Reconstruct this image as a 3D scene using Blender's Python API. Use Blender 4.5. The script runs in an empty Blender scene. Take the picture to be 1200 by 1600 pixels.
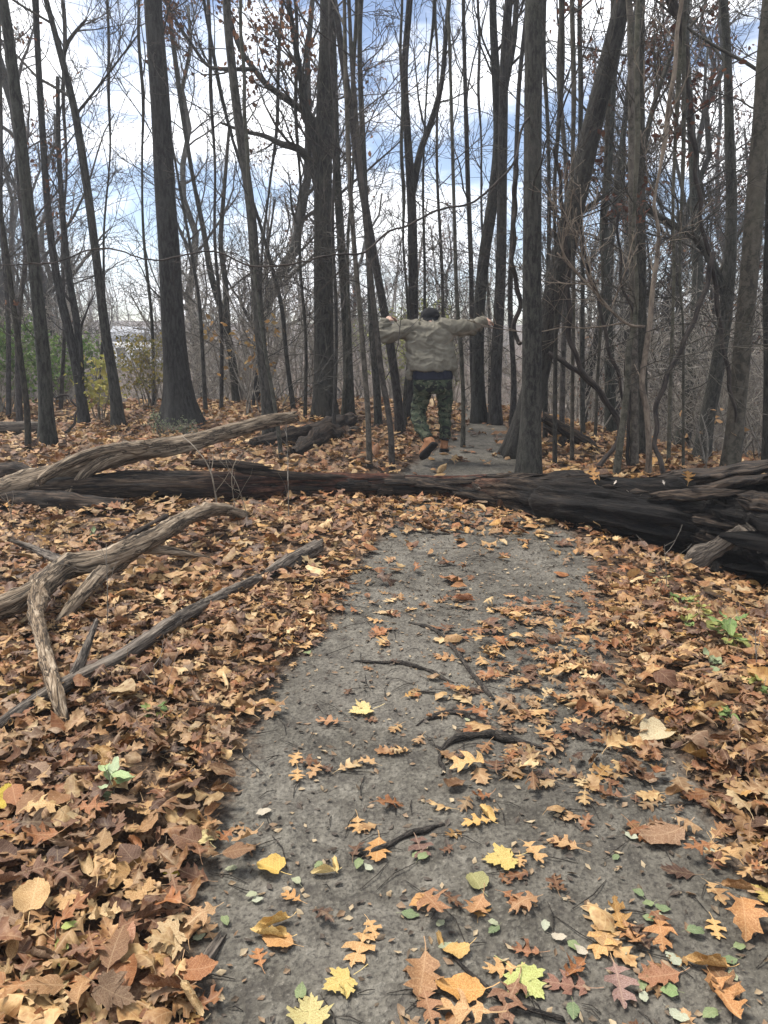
import bpy, math
import numpy as np
from mathutils import Vector

S = bpy.context.scene
COL = S.collection
rad = math.radians

# ------------------------------------------------------------------ camera
CAM_H, PITCH, F = 1.55, rad(14.0), 1200.0
cam_d = bpy.data.cameras.new('camera')
cam = bpy.data.objects.new('camera', cam_d)
COL.objects.link(cam)
cam.location = (0, 0, CAM_H)
cam.rotation_euler = (math.pi / 2 - PITCH, 0, 0)
cam_d.sensor_fit = 'VERTICAL'
cam_d.sensor_height = 36.0
cam_d.lens = 36.0 * F / 1600.0
cam_d.clip_start = 0.05
cam_d.clip_end = 2000
S.camera = cam

# ------------------------------------------------------------------ sky, sun, exposure
SUN_EL, SUN_AZ = rad(62), rad(-62)          # azimuth measured from +Y (view direction) towards +X
W = bpy.data.worlds.new('World')
S.world = W
W.use_nodes = True
nt = W.node_tree
nt.nodes.clear()
def N(t, typ, **kw):
    n = t.nodes.new(typ)
    for k, v in kw.items():
        if k.startswith('i_'):
            n.inputs[k[2:].replace('_', ' ')].default_value = v
        else:
            setattr(n, k, v)
    return n
def L(t, a, b):
    t.links.new(a, b)
def ramp(t, src, stops, interp='LINEAR'):
    r = t.nodes.new('ShaderNodeValToRGB')
    r.color_ramp.interpolation = interp
    e = r.color_ramp.elements
    while len(e) < len(stops):
        e.new(0.5)
    for q, (p, c) in zip(e, stops):
        q.position = p
        q.color = (c[0], c[1], c[2], 1) if not isinstance(c, (int, float)) else (c, c, c, 1)
    if src is not None:
        t.links.new(src, r.inputs[0])
    return r.outputs[0]
sky = N(nt, 'ShaderNodeTexSky', sky_type='NISHITA')
sky.sun_disc = False
sky.sun_elevation = SUN_EL
sky.sun_rotation = SUN_AZ
sky.air_density = 0.7
sky.dust_density = 0.0
sky.ozone_density = 1.2
bg1 = N(nt, 'ShaderNodeBackground')
bg1.inputs[1].default_value = 0.075
L(nt, sky.outputs[0], bg1.inputs[0])
bg2 = N(nt, 'ShaderNodeBackground')           # broken cloud layer
bg2.inputs[0].default_value = (0.97, 0.98, 1.0, 1)
bg2.inputs[1].default_value = 1.0
tc = N(nt, 'ShaderNodeTexCoord')
mp = N(nt, 'ShaderNodeMapping')
mp.inputs['Scale'].default_value = (1.6, 1.6, 4.2)
mp.inputs['Location'].default_value = (6.0, 3.1, 2.2)
L(nt, tc.outputs['Generated'], mp.inputs[0])
nz = N(nt, 'ShaderNodeTexNoise')
nz.inputs['Scale'].default_value = 1.9
nz.inputs['Detail'].default_value = 8
nz.inputs['Roughness'].default_value = 0.58
nz.inputs['Distortion'].default_value = 0.3
L(nt, mp.outputs[0], nz.inputs[0])
cm = ramp(nt, nz.outputs[0], [(0.42, 0.0), (0.60, 1.0)], 'EASE')
mx = N(nt, 'ShaderNodeMixShader')
L(nt, cm, mx.inputs[0]); L(nt, bg1.outputs[0], mx.inputs[1]); L(nt, bg2.outputs[0], mx.inputs[2])
wo = N(nt, 'ShaderNodeOutputWorld')
L(nt, mx.outputs[0], wo.inputs[0])

sd = bpy.data.lights.new('sun', 'SUN')
sd.energy = 3.4
sd.angle = rad(18)
sd.color = (1.0, 0.95, 0.88)
so = bpy.data.objects.new('sun', sd)
COL.objects.link(so)
sdir = Vector((math.sin(SUN_AZ) * math.cos(SUN_EL), math.cos(SUN_AZ) * math.cos(SUN_EL), math.sin(SUN_EL)))
so.rotation_euler = sdir.to_track_quat('Z', 'Y').to_euler()
so.location = sdir * 60

vs = S.view_settings
vs.view_transform = 'Standard'
vs.look = 'None'
vs.exposure = 1.22
vs.gamma = 1.0
vs.use_curve_mapping = False
S.cycles.max_bounces = 4
S.cycles.diffuse_bounces = 2
S.cycles.transmission_bounces = 3
S.cycles.caustics_reflective = False
S.cycles.caustics_refractive = False
S.cycles.use_denoising = True

# ------------------------------------------------------------------ numeric helpers
def smooth(a, b, x):
    t = np.clip((x - a) / (b - a), 0, 1)
    return t * t * (3 - 2 * t)
def _hash(ix, iy, iz, seed):
    h = (ix.astype(np.int64) * 374761393 + iy.astype(np.int64) * 668265263 + iz.astype(np.int64) * 2147483647 + seed * 974711) & 0xffffffff
    h = ((h ^ (h >> 13)) * 1274126177) & 0xffffffff
    h = ((h ^ (h >> 16)) * 2246822519) & 0xffffffff
    return ((h ^ (h >> 15)) & 0xffffff).astype(np.float64) / 0xffffff
def noise3(x, y, z, seed=0):
    x, y, z = np.broadcast_arrays(np.asarray(x, float), np.asarray(y, float), np.asarray(z, float))
    ix, iy, iz = np.floor(x), np.floor(y), np.floor(z)
    fx, fy, fz = x - ix, y - iy, z - iz
    fx, fy, fz = fx * fx * (3 - 2 * fx), fy * fy * (3 - 2 * fy), fz * fz * (3 - 2 * fz)
    r = 0
    for a in (0, 1):
        wx = fx if a else 1 - fx
        for b in (0, 1):
            wy = fy if b else 1 - fy
            for c in (0, 1):
                wz = fz if c else 1 - fz
                r = r + wx * wy * wz * _hash(ix + a, iy + b, iz + c, seed)
    return r * 2 - 1
def fbm(x, y, z=0.0, seed=0, oct=4, gain=0.5):
    r, a, f, n = 0, 1.0, 1.0, 0
    for o in range(oct):
        r = r + a * noise3(np.asarray(x) * f, np.asarray(y) * f, np.asarray(z) * f + o * 7.3, seed + o)
        n += a
        a *= gain
        f *= 2.03
    return r / n
def nrm(v):
    return v / np.maximum(np.linalg.norm(v, axis=-1, keepdims=True), 1e-9)

FWD = np.array([0, math.cos(PITCH), -math.sin(PITCH)])
UPV = np.array([0, math.sin(PITCH), math.cos(PITCH)])
EYE = np.array([0, 0, CAM_H])
def ray(u, v):
    return FWD + np.array([(u - 600) / F, 0, 0]) + UPV * ((800 - v) / F)
def P(u, v, y):
    """point in the plane world-y = y seen at (u, v) of the photograph (used to measure real positions)"""
    d = ray(u, v)
    return EYE + d * (y / d[1])
def flat(u, v):
    d = ray(u, v)
    return EYE + d * (-CAM_H / d[2])

# ------------------------------------------------------------------ ground shape
_LE = [(330, 1640), (312, 1400), (385, 1200), (440, 1080), (500, 1000), (555, 900), (605, 830), (622, 790), (625, 745), (665, 715), (700, 690), (728, 668)]
_RE = [(1330, 1640), (1175, 1400), (1030, 1200), (950, 1080), (925, 960), (925, 885), (885, 835), (800, 795), (815, 745), (812, 715), (795, 690), (788, 668)]
_l = np.array([flat(*p) for p in _LE]); _r = np.array([flat(*p) for p in _RE])
PY = np.concatenate([[-60, 0.2], _l[:, 1], [60]])
PLX = np.concatenate([[_l[0, 0], _l[0, 0]], _l[:, 0], [_l[-1, 0] + 3]])
PRY = np.concatenate([[-60, 0.2], _r[:, 1], [60]])
PRX = np.concatenate([[_r[0, 0], _r[0, 0]], _r[:, 0], [_r[-1, 0] + 3]])
def path_sd(x, y):
    """signed distance-like value: >0 inside the path"""
    l = np.interp(y, PY, PLX); r = np.interp(y, PRY, PRX)
    w = 0.10 * fbm(x * 1.7, y * 1.7, 3.1, 11, 3)
    return np.minimum(x - l, r - x) + w
def hgt(x, y):
    x = np.asarray(x, float); y = np.asarray(y, float)
    p = path_sd(x, y)
    z = 0.06 * fbm(x * 0.45, y * 0.45, 0, 5, 3) + 0.035 * smooth(0.1, -0.5, p)
    # crest of the knoll, valley behind it and the far slope
    edge = 12.8 + 0.8 * noise3(x * 0.15, y * 0.0, 0, 3) - 3.6 * smooth(1.0, 4.5, x) + 2.5 * smooth(-6, -14, x)
    d = np.maximum(y - edge, 0)
    z = z - 4.2 * (1 - np.exp(-d * d / 160.0)) * smooth(200, 20, y)
    z = z + 0.4 * smooth(70, 190, y)
    # right of the path the bank sinks towards the thick end of the log
    z = z - 0.22 * smooth(1.35, 2.6, x) * smooth(2.6, 4.4, y) * smooth(7.5, 5.0, y)
    z = z - 0.5 * smooth(2.2, 6.0, x) * smooth(6.2, 9.0, y)
    # sides rise a little far off
    z = z + 0.02 * np.maximum(np.abs(x) - 30, 0)
    return z
def surf(x, y):
    """ground height with the small relief of the trodden mud"""
    x = np.asarray(x, float); y = np.asarray(y, float)
    near = smooth(16, 8, np.hypot(x, y)); ins = smooth(-0.15, 0.15, path_sd(x, y))
    mud_ = 0.016 * fbm(x * 3.2, y * 3.2, 1, 21, 3) + 0.010 * fbm(x * 11, y * 11, 2, 22, 3) + 0.006 * np.abs(fbm(x * 27, y * 27, 5, 23, 2))
    return hgt(x, y) + near * (ins * mud_ + (1 - ins) * 0.03 * fbm(x * 4.5, y * 4.5, 9, 24, 3))
def hit(u, v):
    d = ray(u, v)
    lo, hi = 0.5, 60.0
    for n in (240, 60, 30):
        t = np.linspace(lo, hi, n)
        p = EYE + d * t[:, None]
        b = p[:, 2] - hgt(p[:, 0], p[:, 1])
        i = int(np.argmax(b < 0)) if (b < 0).any() else n - 1
        lo, hi = t[max(i - 1, 0)], t[i]
    return p[i]

# ------------------------------------------------------------------ mesh helpers
def mk(name, V, quads=None, tris=None, mat=None, parent=None, attrs=None, smooth_=True):
    V = np.ascontiguousarray(V, dtype=np.float32).reshape(-1, 3)
    q = np.zeros((0, 4), np.int32) if quads is None else np.asarray(quads, np.int32).reshape(-1, 4)
    t = np.zeros((0, 3), np.int32) if tris is None else np.asarray(tris, np.int32).reshape(-1, 3)
    me = bpy.data.meshes.new(name)
    me.vertices.add(len(V)); me.vertices.foreach_set('co', V.ravel())
    nl = q.size + t.size
    me.loops.add(nl)
    me.loops.foreach_set('vertex_index', np.concatenate([q.ravel(), t.ravel()]).astype(np.int32))
    me.polygons.add(len(q) + len(t))
    st = np.concatenate([np.arange(len(q)) * 4, q.size + np.arange(len(t)) * 3]).astype(np.int32)
    me.polygons.foreach_set('loop_start', st)
    if smooth_:
        me.polygons.foreach_set('use_smooth', np.ones(len(q) + len(t), bool))
    me.update(calc_edges=True)
    for k, a in (attrs or {}).items():
        a = np.asarray(a, np.float32)
        if a.ndim == 1:
            at = me.attributes.new(k, 'FLOAT', 'POINT'); at.data.foreach_set('value', a)
        elif a.shape[1] == 3:
            at = me.attributes.new(k, 'FLOAT_VECTOR', 'POINT'); at.data.foreach_set('vector', a.ravel())
        else:
            at = me.attributes.new(k, 'FLOAT_COLOR', 'POINT'); at.data.foreach_set('color', a.ravel())
    if mat is not None:
        me.materials.append(mat)
    o = bpy.data.objects.new(name, me)
    COL.objects.link(o)
    if parent is not None:
        o.parent = parent
    return o
def empty(name, loc=(0, 0, 0)):
    o = bpy.data.objects.new(name, None)
    COL.objects.link(o)
    o.location = loc
    o.empty_display_size = 0.2
    return o
def tag(o, label=None, cat=None, group=None, kind=None):
    if label: o['label'] = label
    if cat: o['category'] = cat
    if group: o['group'] = group
    if kind: o['kind'] = kind
    return o
def tube(Pt, R, S_=8, cap=True, wob=0.0, seed=0):
    """batch of tubes. Pt (T,N,3) R (T,N) -> V, quads, tris, grain attr"""
    Pt = np.asarray(Pt, float); R = np.asarray(R, float)
    if Pt.ndim == 2:
        Pt, R = Pt[None], R[None]
    T, n, _ = Pt.shape
    tg = np.empty_like(Pt)
    tg[:, 1:-1] = Pt[:, 2:] - Pt[:, :-2]; tg[:, 0] = Pt[:, 1] - Pt[:, 0]; tg[:, -1] = Pt[:, -1] - Pt[:, -2]
    tg = nrm(tg)
    ov = nrm(Pt[:, -1] - Pt[:, 0])
    ref = np.where(np.abs(ov[:, 1:2]) < 0.8, np.array([[0, 1.0, 0]]), np.array([[1.0, 0, 0]]))
    a = nrm(np.cross(tg, ref[:, None, :]))
    b = np.cross(tg, a)
    th = np.arange(S_) * 2 * np.pi / S_
    cs, sn = np.cos(th), np.sin(th)
    s = np.concatenate([np.zeros((T, 1)), np.cumsum(np.linalg.norm(np.diff(Pt, axis=1), axis=2), axis=1)], axis=1)
    rr = np.repeat(R[:, :, None], S_, 2)
    if wob:
        rr = rr * (1 + wob * fbm(cs[None, None] * 1.3 + seed, sn[None, None] * 1.3, s[:, :, None] * 1.2 / max(R.max() * 8, .05), seed, 3))
    V = Pt[:, :, None, :] + rr[..., None] * (cs[None, None, :, None] * a[:, :, None, :] + sn[None, None, :, None] * b[:, :, None, :])
    G = np.stack([R[:, :, None] * cs + np.arange(T)[:, None, None] * 1.7, R[:, :, None] * sn, np.repeat(s[:, :, None], S_, 2)], -1)
    base = (np.arange(T) * n * S_)[:, None, None]
    i = (np.arange(n - 1) * S_)[None, :, None]
    j = np.arange(S_)[None, None, :]; j2 = (j + 1) % S_
    q = np.stack([base + i + j, base + i + j2, base + i + S_ + j2, base + i + S_ + j], -1).reshape(-1, 4)
    V = V.reshape(-1, 3); G = G.reshape(-1, 3)
    t = np.zeros((0, 3), int)
    if cap:
        k0 = len(V)
        V = np.concatenate([V, Pt[:, 0], Pt[:, -1]])
        G = np.concatenate([G, np.zeros((T, 3)), np.zeros((T, 3))])
        jj = np.arange(S_)
        for e in range(T):
            o0 = e * n * S_; o1 = o0 + (n - 1) * S_
            t = np.concatenate([t, np.stack([np.full(S_, k0 + e), o0 + (jj + 1) % S_, o0 + jj], -1), np.stack([np.full(S_, k0 + T + e), o1 + jj, o1 + (jj + 1) % S_], -1)])
    return V, q, t, G
def join(parts):
    V, Q, T, G, k = [], [], [], [], 0
    for v, q, t, g in parts:
        V.append(v); Q.append(np.asarray(q).reshape(-1, 4) + k); T.append(np.asarray(t).reshape(-1, 3) + k); G.append(g); k += len(v)
    return np.concatenate(V), np.concatenate(Q), np.concatenate(T), np.concatenate(G)
def spline(pts, n):
    """Catmull-Rom through rows of pts, n samples evenly by chord length"""
    p = np.asarray(pts, float)
    if len(p) == 2:
        return p[0] + (p[1] - p[0]) * np.linspace(0, 1, n)[:, None]
    e = np.concatenate([[2 * p[0] - p[1]], p, [2 * p[-1] - p[-2]]])
    k = np.concatenate([[0], np.cumsum(np.linalg.norm(np.diff(p[:, :3], axis=0), axis=1))])
    s = np.linspace(0, k[-1], n)
    i = np.clip(np.searchsorted(k, s, side='right') - 1, 0, len(p) - 2)
    f = ((s - k[i]) / np.maximum(k[i + 1] - k[i], 1e-9))[:, None]
    a, b, c, d = e[i], e[i + 1], e[i + 2], e[i + 3]
    return 0.5 * (2 * b + (c - a) * f + (2 * a - 5 * b + 4 * c - d) * f ** 2 + (3 * b - a - 3 * c + d) * f ** 3)
def grow(rng, Pt, R, n, a, b, Lr, ang, up=0.12, wig=0.12, M=6, ratio=0.5, rmin=0.003, lens=None, fall=0.5):
    """children of a batch of branches"""
    T, m, _ = Pt.shape
    t = a + (b - a) * (np.arange(n)[None] + rng.random((T, n))) / n
    x = t * (m - 1); i = np.clip(np.floor(x).astype(int), 0, m - 2); f = (x - i)[..., None]
    ar = np.arange(T)[:, None]
    pos = Pt[ar, i] * (1 - f) + Pt[ar, i + 1] * f
    tg = nrm(Pt[ar, i + 1] - Pt[ar, i])
    r = R[ar, i] * (1 - f[..., 0]) + R[ar, i + 1] * f[..., 0]
    v = rng.normal(size=(T, n, 3))
    pe = nrm(v - (v * tg).sum(-1, keepdims=True) * tg)
    th = np.radians(rng.uniform(ang[0], ang[1], (T, n)))[..., None]
    d = np.cos(th) * tg + np.sin(th) * pe
    ln = rng.uniform(Lr[0], Lr[1], (T, n)) * (1 - fall * (t - a) / max(b - a, 1e-6))
    if lens is not None:
        ln = ln * lens[:, None]
    C = np.empty((T, n, M, 3)); C[:, :, 0] = pos
    st = (ln / (M - 1))[..., None]
    for k in range(1, M):
        C[:, :, k] = C[:, :, k - 1] + d * st
        d = nrm(d + rng.normal(size=d.shape) * wig + np.array([0, 0, up]))
    r0 = np.clip(r * ratio * rng.uniform(0.7, 1.15, r.shape), rmin, None); r0 = np.minimum(r0, np.maximum(r * 0.85, rmin))
    q = np.linspace(0, 1, M)
    RR = np.maximum(r0[..., None] * (1 - 0.72 * q), rmin * 0.6)
    return C.reshape(-1, M, 3), RR.reshape(-1, M), ln.reshape(-1)

# ------------------------------------------------------------------ materials
def mat_new(name):
    m = bpy.data.materials.new(name)
    m.use_nodes = True
    t = m.node_tree
    t.nodes.clear()
    o = N(t, 'ShaderNodeOutputMaterial')
    b = N(t, 'ShaderNodeBsdfPrincipled')
    b.inputs['Roughness'].default_value = 0.9
    b.inputs['Specular IOR Level'].default_value = 0.25
    L(t, b.outputs[0], o.inputs[0])
    return m, t, b, o
def attr(t, name, out='Vector'):
    a = N(t, 'ShaderNodeAttribute', attribute_name=name)
    return a.outputs[out]
def mapped(t, src, sc, loc=(0, 0, 0)):
    m = N(t, 'ShaderNodeMapping')
    m.inputs['Scale'].default_value = sc
    m.inputs['Location'].default_value = loc
    L(t, src, m.inputs[0])
    return m.outputs[0]
def noise(t, vec, scale, detail=4, rough=0.55, dist=0.0, out=0):
    n = N(t, 'ShaderNodeTexNoise')
    n.inputs['Scale'].default_value = scale
    n.inputs['Detail'].default_value = detail
    n.inputs['Roughness'].default_value = rough
    n.inputs['Distortion'].default_value = dist
    L(t, vec, n.inputs['Vector'])
    return n.outputs[out]
def mixc(t, fac, a, b, mode='MIX'):
    m = N(t, 'ShaderNodeMix', data_type='RGBA', blend_type=mode)
    for s, v in ((m.inputs[0], fac), (m.inputs[6], a), (m.inputs[7], b)):
        if isinstance(v, (int, float)):
            s.default_value = v
        elif isinstance(v, tuple):
            s.default_value = (*v[:3], 1)
        else:
            L(t, v, s)
    return m.outputs[2]
def math_(t, op, a, b=0.0):
    m = N(t, 'ShaderNodeMath', operation=op)
    for s, v in ((m.inputs[0], a), (m.inputs[1], b)):
        if isinstance(v, (int, float)):
            s.default_value = v
        else:
            L(t, v, s)
    return m.outputs[0]
def bump(t, b, h, strength=0.5, dist=0.02):
    n = N(t, 'ShaderNodeBump')
    n.inputs['Strength'].default_value = strength
    n.inputs['Distance'].default_value = dist
    L(t, h, n.inputs['Height'])
    L(t, n.outputs[0], b.inputs['Normal'])
def m_bark(name, dark, light, sx=26, sz=4.5, bs=0.9, moss=0.0, bd=0.03):
    m, t, b, o = mat_new(name)
    g = attr(t, 'grain')
    oi = N(t, 'ShaderNodeObjectInfo')
    f1 = noise(t, mapped(t, g, (sx, sx, sz)), 1.0, 5, 0.6, 0.4)
    f2 = noise(t, mapped(t, g, (sx * 3.3, sx * 3.3, sz * 6)), 1.0, 3, 0.6)
    f3 = noise(t, mapped(t, g, (3, 3, 1.1)), 1.0, 4, 0.6)
    h = math_(t, 'ADD', math_(t, 'MULTIPLY', f1, 0.75), math_(t, 'MULTIPLY', f2, 0.3))
    c = ramp(t, h, [(0.45, dark), (0.60, light)])
    c = mixc(t, math_(t, 'MULTIPLY', ramp(t, f3, [(0.46, 0.0), (0.60, 1.0)]), 0.45), c, tuple(min(1, q * 1.5) for q in light))
    if moss:
        f4 = noise(t, mapped(t, g, (5, 5, 2)), 1.0, 5, 0.65)
        c = mixc(t, math_(t, 'MULTIPLY', ramp(t, f4, [(0.5, 0.0), (0.66, 1.0)]), moss), c, (0.10, 0.115, 0.075))
    c = mixc(t, 1.0, c, oi.outputs['Color'], 'MULTIPLY')
    L(t, c, b.inputs['Base Color'])
    bump(t, b, h, bs, bd)
    return m
M_DARK = m_bark('bark_dark_furrowed', (0.008, 0.0075, 0.0065), (0.046, 0.044, 0.039), 36, 9.0, 1.0)
M_MID = m_bark('bark_grey_brown', (0.013, 0.0123, 0.011), (0.056, 0.053, 0.046), 40, 13.0, 1.0, 0.10)
M_PALE = m_bark('bark_pale_smooth', (0.032, 0.030, 0.025), (0.092, 0.085, 0.071), 18, 14.0, 0.5, 0.2, 0.015)
M_BLEACH = m_bark('bark_bleached_dead_wood', (0.11, 0.09, 0.068), (0.28, 0.24, 0.185), 18, 5.0, 0.4, 0.0, 0.012)
M_TWIG = m_bark('twig_bark', (0.020, 0.018, 0.016), (0.062, 0.055, 0.048), 20, 8.0, 0.2)
M_VINE = m_bark('vine_bark', (0.012, 0.010, 0.009), (0.05, 0.04, 0.034), 30, 6.0, 0.5, 0, 0.01)
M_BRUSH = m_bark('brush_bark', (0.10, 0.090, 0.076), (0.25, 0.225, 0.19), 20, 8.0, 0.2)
def m_dead(name, dark, mid, light, sx=55, sz=4.0, bs=1.0, bd=0.022):
    m, t, b, o = mat_new(name)
    g = attr(t, 'grain')
    w = noise(t, mapped(t, g, (4, 4, 1.4)), 1.0, 4, 0.6)
    f1 = noise(t, mapped(t, g, (sx, sx, sz)), 1.0, 6, 0.66, 0.7)
    f2 = noise(t, mapped(t, g, (sx * 3, sx * 3, sz * 2.5)), 1.0, 4, 0.6)
    fw = noise(t, mapped(t, g, (sx * .3, sx * .3, sz * .5), (3, 1, 7)), 1.0, 5, 0.65, 0.8)
    crack = ramp(t, math_(t, 'ABSOLUTE', math_(t, 'SUBTRACT', fw, 0.5)), [(0.0, 0.0), (0.030, 1.0)])
    h = math_(t, 'ADD', math_(t, 'ADD', math_(t, 'MULTIPLY', f1, 0.6), math_(t, 'MULTIPLY', f2, 0.35)), math_(t, 'MULTIPLY', crack, 0.10))
    c = ramp(t, h, [(0.45, dark), (0.56, mid), (0.68, light)])
    c = mixc(t, math_(t, 'SUBTRACT', 1.0, crack), c, dark)
    c = mixc(t, math_(t, 'MULTIPLY', ramp(t, w, [(0.40, 0.0), (0.62, 1.0)]), 0.55), c, mixc(t, 0.5, c, dark))
    L(t, c, b.inputs['Base Color'])
    bump(t, b, h, bs, bd)
    return m
M_WEATHER = m_dead('weathered_dead_wood', (0.026, 0.020, 0.014), (0.155, 0.115, 0.078), (0.35, 0.28, 0.20))
M_STICK = m_dead('grey_rotting_stick', (0.022, 0.018, 0.015), (0.095, 0.078, 0.062), (0.21, 0.175, 0.14))
M_PEEL = m_dead('peeling_pale_wood', (0.03, 0.022, 0.015), (0.17, 0.12, 0.075), (0.40, 0.32, 0.23), 60, 6.0)
M_ROT = m_dead('dark_rotten_wood', (0.006, 0.005, 0.0045), (0.026, 0.019, 0.014), (0.085, 0.060, 0.042), 45, 4.0)
M_ROOT = m_dead('tree_root_skin', (0.010, 0.0085, 0.007), (0.036, 0.030, 0.025), (0.10, 0.085, 0.068), 120, 25)
# ------------------------------------------------------------------ ground and path (one sheet, split where the trodden mud ends)
def axis(lo, a, b, hi, step, g=1.16):
    mid = np.arange(a, b + 1e-6, step)
    out, p, s = [], b, step
    while p < hi:
        s *= g; p += s; out.append(p)
    inn, p, s = [], a, step
    while p > lo:
        s *= g; p -= s; inn.append(p)
    return np.concatenate([inn[::-1], mid, out])
gx = axis(-190, -3.2, 3.4, 190, 0.026)
gy = axis(-60, 0.9, 9.5, 240, 0.028)
X, Y = np.meshgrid(gx, gy)
Z = surf(X, Y)
pm = path_sd(X, Y)
nx, ny = len(gx), len(gy)
idx = np.arange(nx * ny).reshape(ny, nx)
Q = np.stack([idx[:-1, :-1], idx[:-1, 1:], idx[1:, 1:], idx[1:, :-1]], -1).reshape(-1, 4)
cx = 0.25 * (X[:-1, :-1] + X[:-1, 1:] + X[1:, 1:] + X[1:, :-1]).ravel()
cy = 0.25 * (Y[:-1, :-1] + Y[:-1, 1:] + Y[1:, 1:] + Y[1:, :-1]).ravel()
pmask = (path_sd(cx, cy) > 0) & (cy < 40) & (cy > -40)
V = np.stack([X, Y, Z], -1).reshape(-1, 3)

mg, t, b, o = mat_new('woodland_soil')
tcg = N(t, 'ShaderNodeTexCoord').outputs['Object']
pmv = attr(t, 'trodden', 'Fac')
n1 = noise(t, tcg, 2.2, 5, 0.6); n2 = noise(t, tcg, 14, 6, 0.68, 0.3); n3 = noise(t, tcg, 70, 4, 0.65); n4 = noise(t, tcg, 5.5, 5, 0.6, 0.6)
vr = N(t, 'ShaderNodeTexVoronoi', feature='F1'); vr.inputs['Scale'].default_value = 55; L(t, tcg, vr.inputs['Vector'])
mud = ramp(t, n2, [(0.35, (0.050, 0.044, 0.035)), (0.50, (0.102, 0.093, 0.075)), (0.67, (0.165, 0.152, 0.125))])
mud = mixc(t, math_(t, 'MULTIPLY', ramp(t, n1, [(0.40, 0.0), (0.62, 1.0)]), 0.5), mud, (0.165, 0.150, 0.125))
mud = mixc(t, math_(t, 'MULTIPLY', ramp(t, n4, [(0.53, 0.0), (0.68, 1.0)]), 0.7), mud, (0.052, 0.046, 0.039))
mud = mixc(t, ramp(t, n3, [(0.36, 0.75), (0.49, 0.0)]), mud, (0.040, 0.035, 0.030))
mud = mixc(t, ramp(t, n3, [(0.58, 0.0), (0.70, 0.5)]), mud, (0.27, 0.245, 0.205))
n5 = noise(t, tcg, 0.9, 4, 0.6, 0.5)
mud = mixc(t, math_(t, 'MULTIPLY', ramp(t, n5, [(0.44, 1.0), (0.56, 0.0)]), 0.55), mud, mixc(t, 1.0, mud, (0.50, 0.49, 0.47), 'MULTIPLY'))
vp = N(t, 'ShaderNodeTexVoronoi', feature='F1'); vp.inputs['Scale'].default_value = 26; L(t, tcg, vp.inputs['Vector'])
mud = mixc(t, math_(t, 'MULTIPLY', ramp(t, vp.outputs['Distance'], [(0.10, 1.0), (0.16, 0.0)]), ramp(t, vp.outputs['Color'], [(0.80, 0.0), (0.82, 0.45)])), mud, (0.034, 0.030, 0.026))
hum = ramp(t, n3, [(0.30, (0.016, 0.011, 0.008)), (0.55, (0.060, 0.038, 0.023)), (0.75, (0.15, 0.088, 0.048))])
hum = mixc(t, ramp(t, n2, [(0.45, 0.0), (0.7, 0.7)]), hum, (0.12, 0.068, 0.038))
edge = ramp(t, math_(t, 'ADD', pmv, math_(t, 'MULTIPLY', math_(t, 'SUBTRACT', n2, 0.5), 0.7)), [(0.35, 0.0), (0.62, 1.0)])
L(t, mixc(t, edge, hum, mud), b.inputs['Base Color'])
b.inputs['Roughness'].default_value = 0.86
hh = math_(t, 'ADD', math_(t, 'ADD', math_(t, 'MULTIPLY', n2, 0.9), math_(t, 'MULTIPLY', n3, 0.45)), math_(t, 'MULTIPLY', vr.outputs['Distance'], 0.35))
bump(t, b, hh, 0.9, 0.027)
tr = smooth(-0.3, 0.25, pm).ravel()
def sub(name, sel):
    q = Q[sel]
    u, inv = np.unique(q, return_inverse=True)
    o = mk(name, V[u], inv.reshape(-1, 4), mat=mg, attrs={'trodden': tr[u]})
    return tag(o, kind='structure')
ground = sub('ground', ~pmask)
path = sub('path', pmask)
tag(path, 'bare grey mud footpath strewn with fallen leaves')
tag(ground, 'brown woodland floor under leaf litter')

# ------------------------------------------------------------------ fallen wood
def log_mesh(pts, radii, n, S_, disp, seed, flat_=0.0):
    """grained trunk: ridged along its length. pts world axis, radii; disp amplitude"""
    c = spline(np.column_stack([pts, radii]), n)
    ax, R = c[:, :3], c[:, 3]
    v, q, tt, g = tube(ax, R, S_)
    nb = n * S_
    th = np.tile(np.arange(S_) * 2 * np.pi / S_, n); s = g[:nb, 2]; Rr = np.repeat(R, S_)
    ctr = np.repeat(ax, S_, 0)
    rd = nrm(v[:nb] - ctr)
    k = 1 / max(R.mean(), 0.02)
    rid = 1.5 * fbm(np.cos(th) * 4.5 + seed, np.sin(th) * 4.5, s * k * 0.16, seed, 4, 0.6)
    rid2 = 1 - np.abs(fbm(np.cos(th) * 8 + seed, np.sin(th) * 8, s * k * 0.35, seed + 9, 4, .65)) * 2.6 + .5 * noise3(np.cos(th) * 3, np.sin(th) * 3, s * k * 1.6, seed + 5)
    low = fbm(np.cos(th) * 1.0, np.sin(th) * 1.0 + seed, s * k * 0.3, seed + 4, 3)
    kn = np.maximum(noise3(np.cos(th) * 1.2 + seed, np.sin(th) * 1.2, s * k * .55, seed + 21) - .35, 0) * 3.0
    d = disp * Rr * (0.9 * rid + 0.5 * rid2 + 1.0 * low + 1.1 * kn)
    v[:nb] = v[:nb] + rd * d[:, None]
    # splintered ends
    dirs = (nrm(ax[0] - ax[1]), nrm(ax[-1] - ax[-2]))
    for e_, sl in ((0, slice(0, S_)), (1, slice(nb - S_, nb))):
        v[sl] += dirs[e_] * (R[0 if e_ == 0 else -1] * 1.6 * noise3(np.cos(th[sl]) * 3.5 + seed, np.sin(th[sl]) * 3.5, 0, seed + 31))[:, None]
    return v, q, tt, g
def wood(name, pts, radii, mat, n=60, S_=18, disp=0.16, seed=1, parent=None):
    v, q, tt, g = log_mesh(np.asarray(pts, float), radii, n, S_, disp, seed)
    return mk(name, v, q, tt, mat, parent, {'grain': g})
def gp(u, v, dz=0.0):
    h = hit(u, v)
    return np.array([h[0], h[1], float(surf(h[0], h[1])) + dz])

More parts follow.
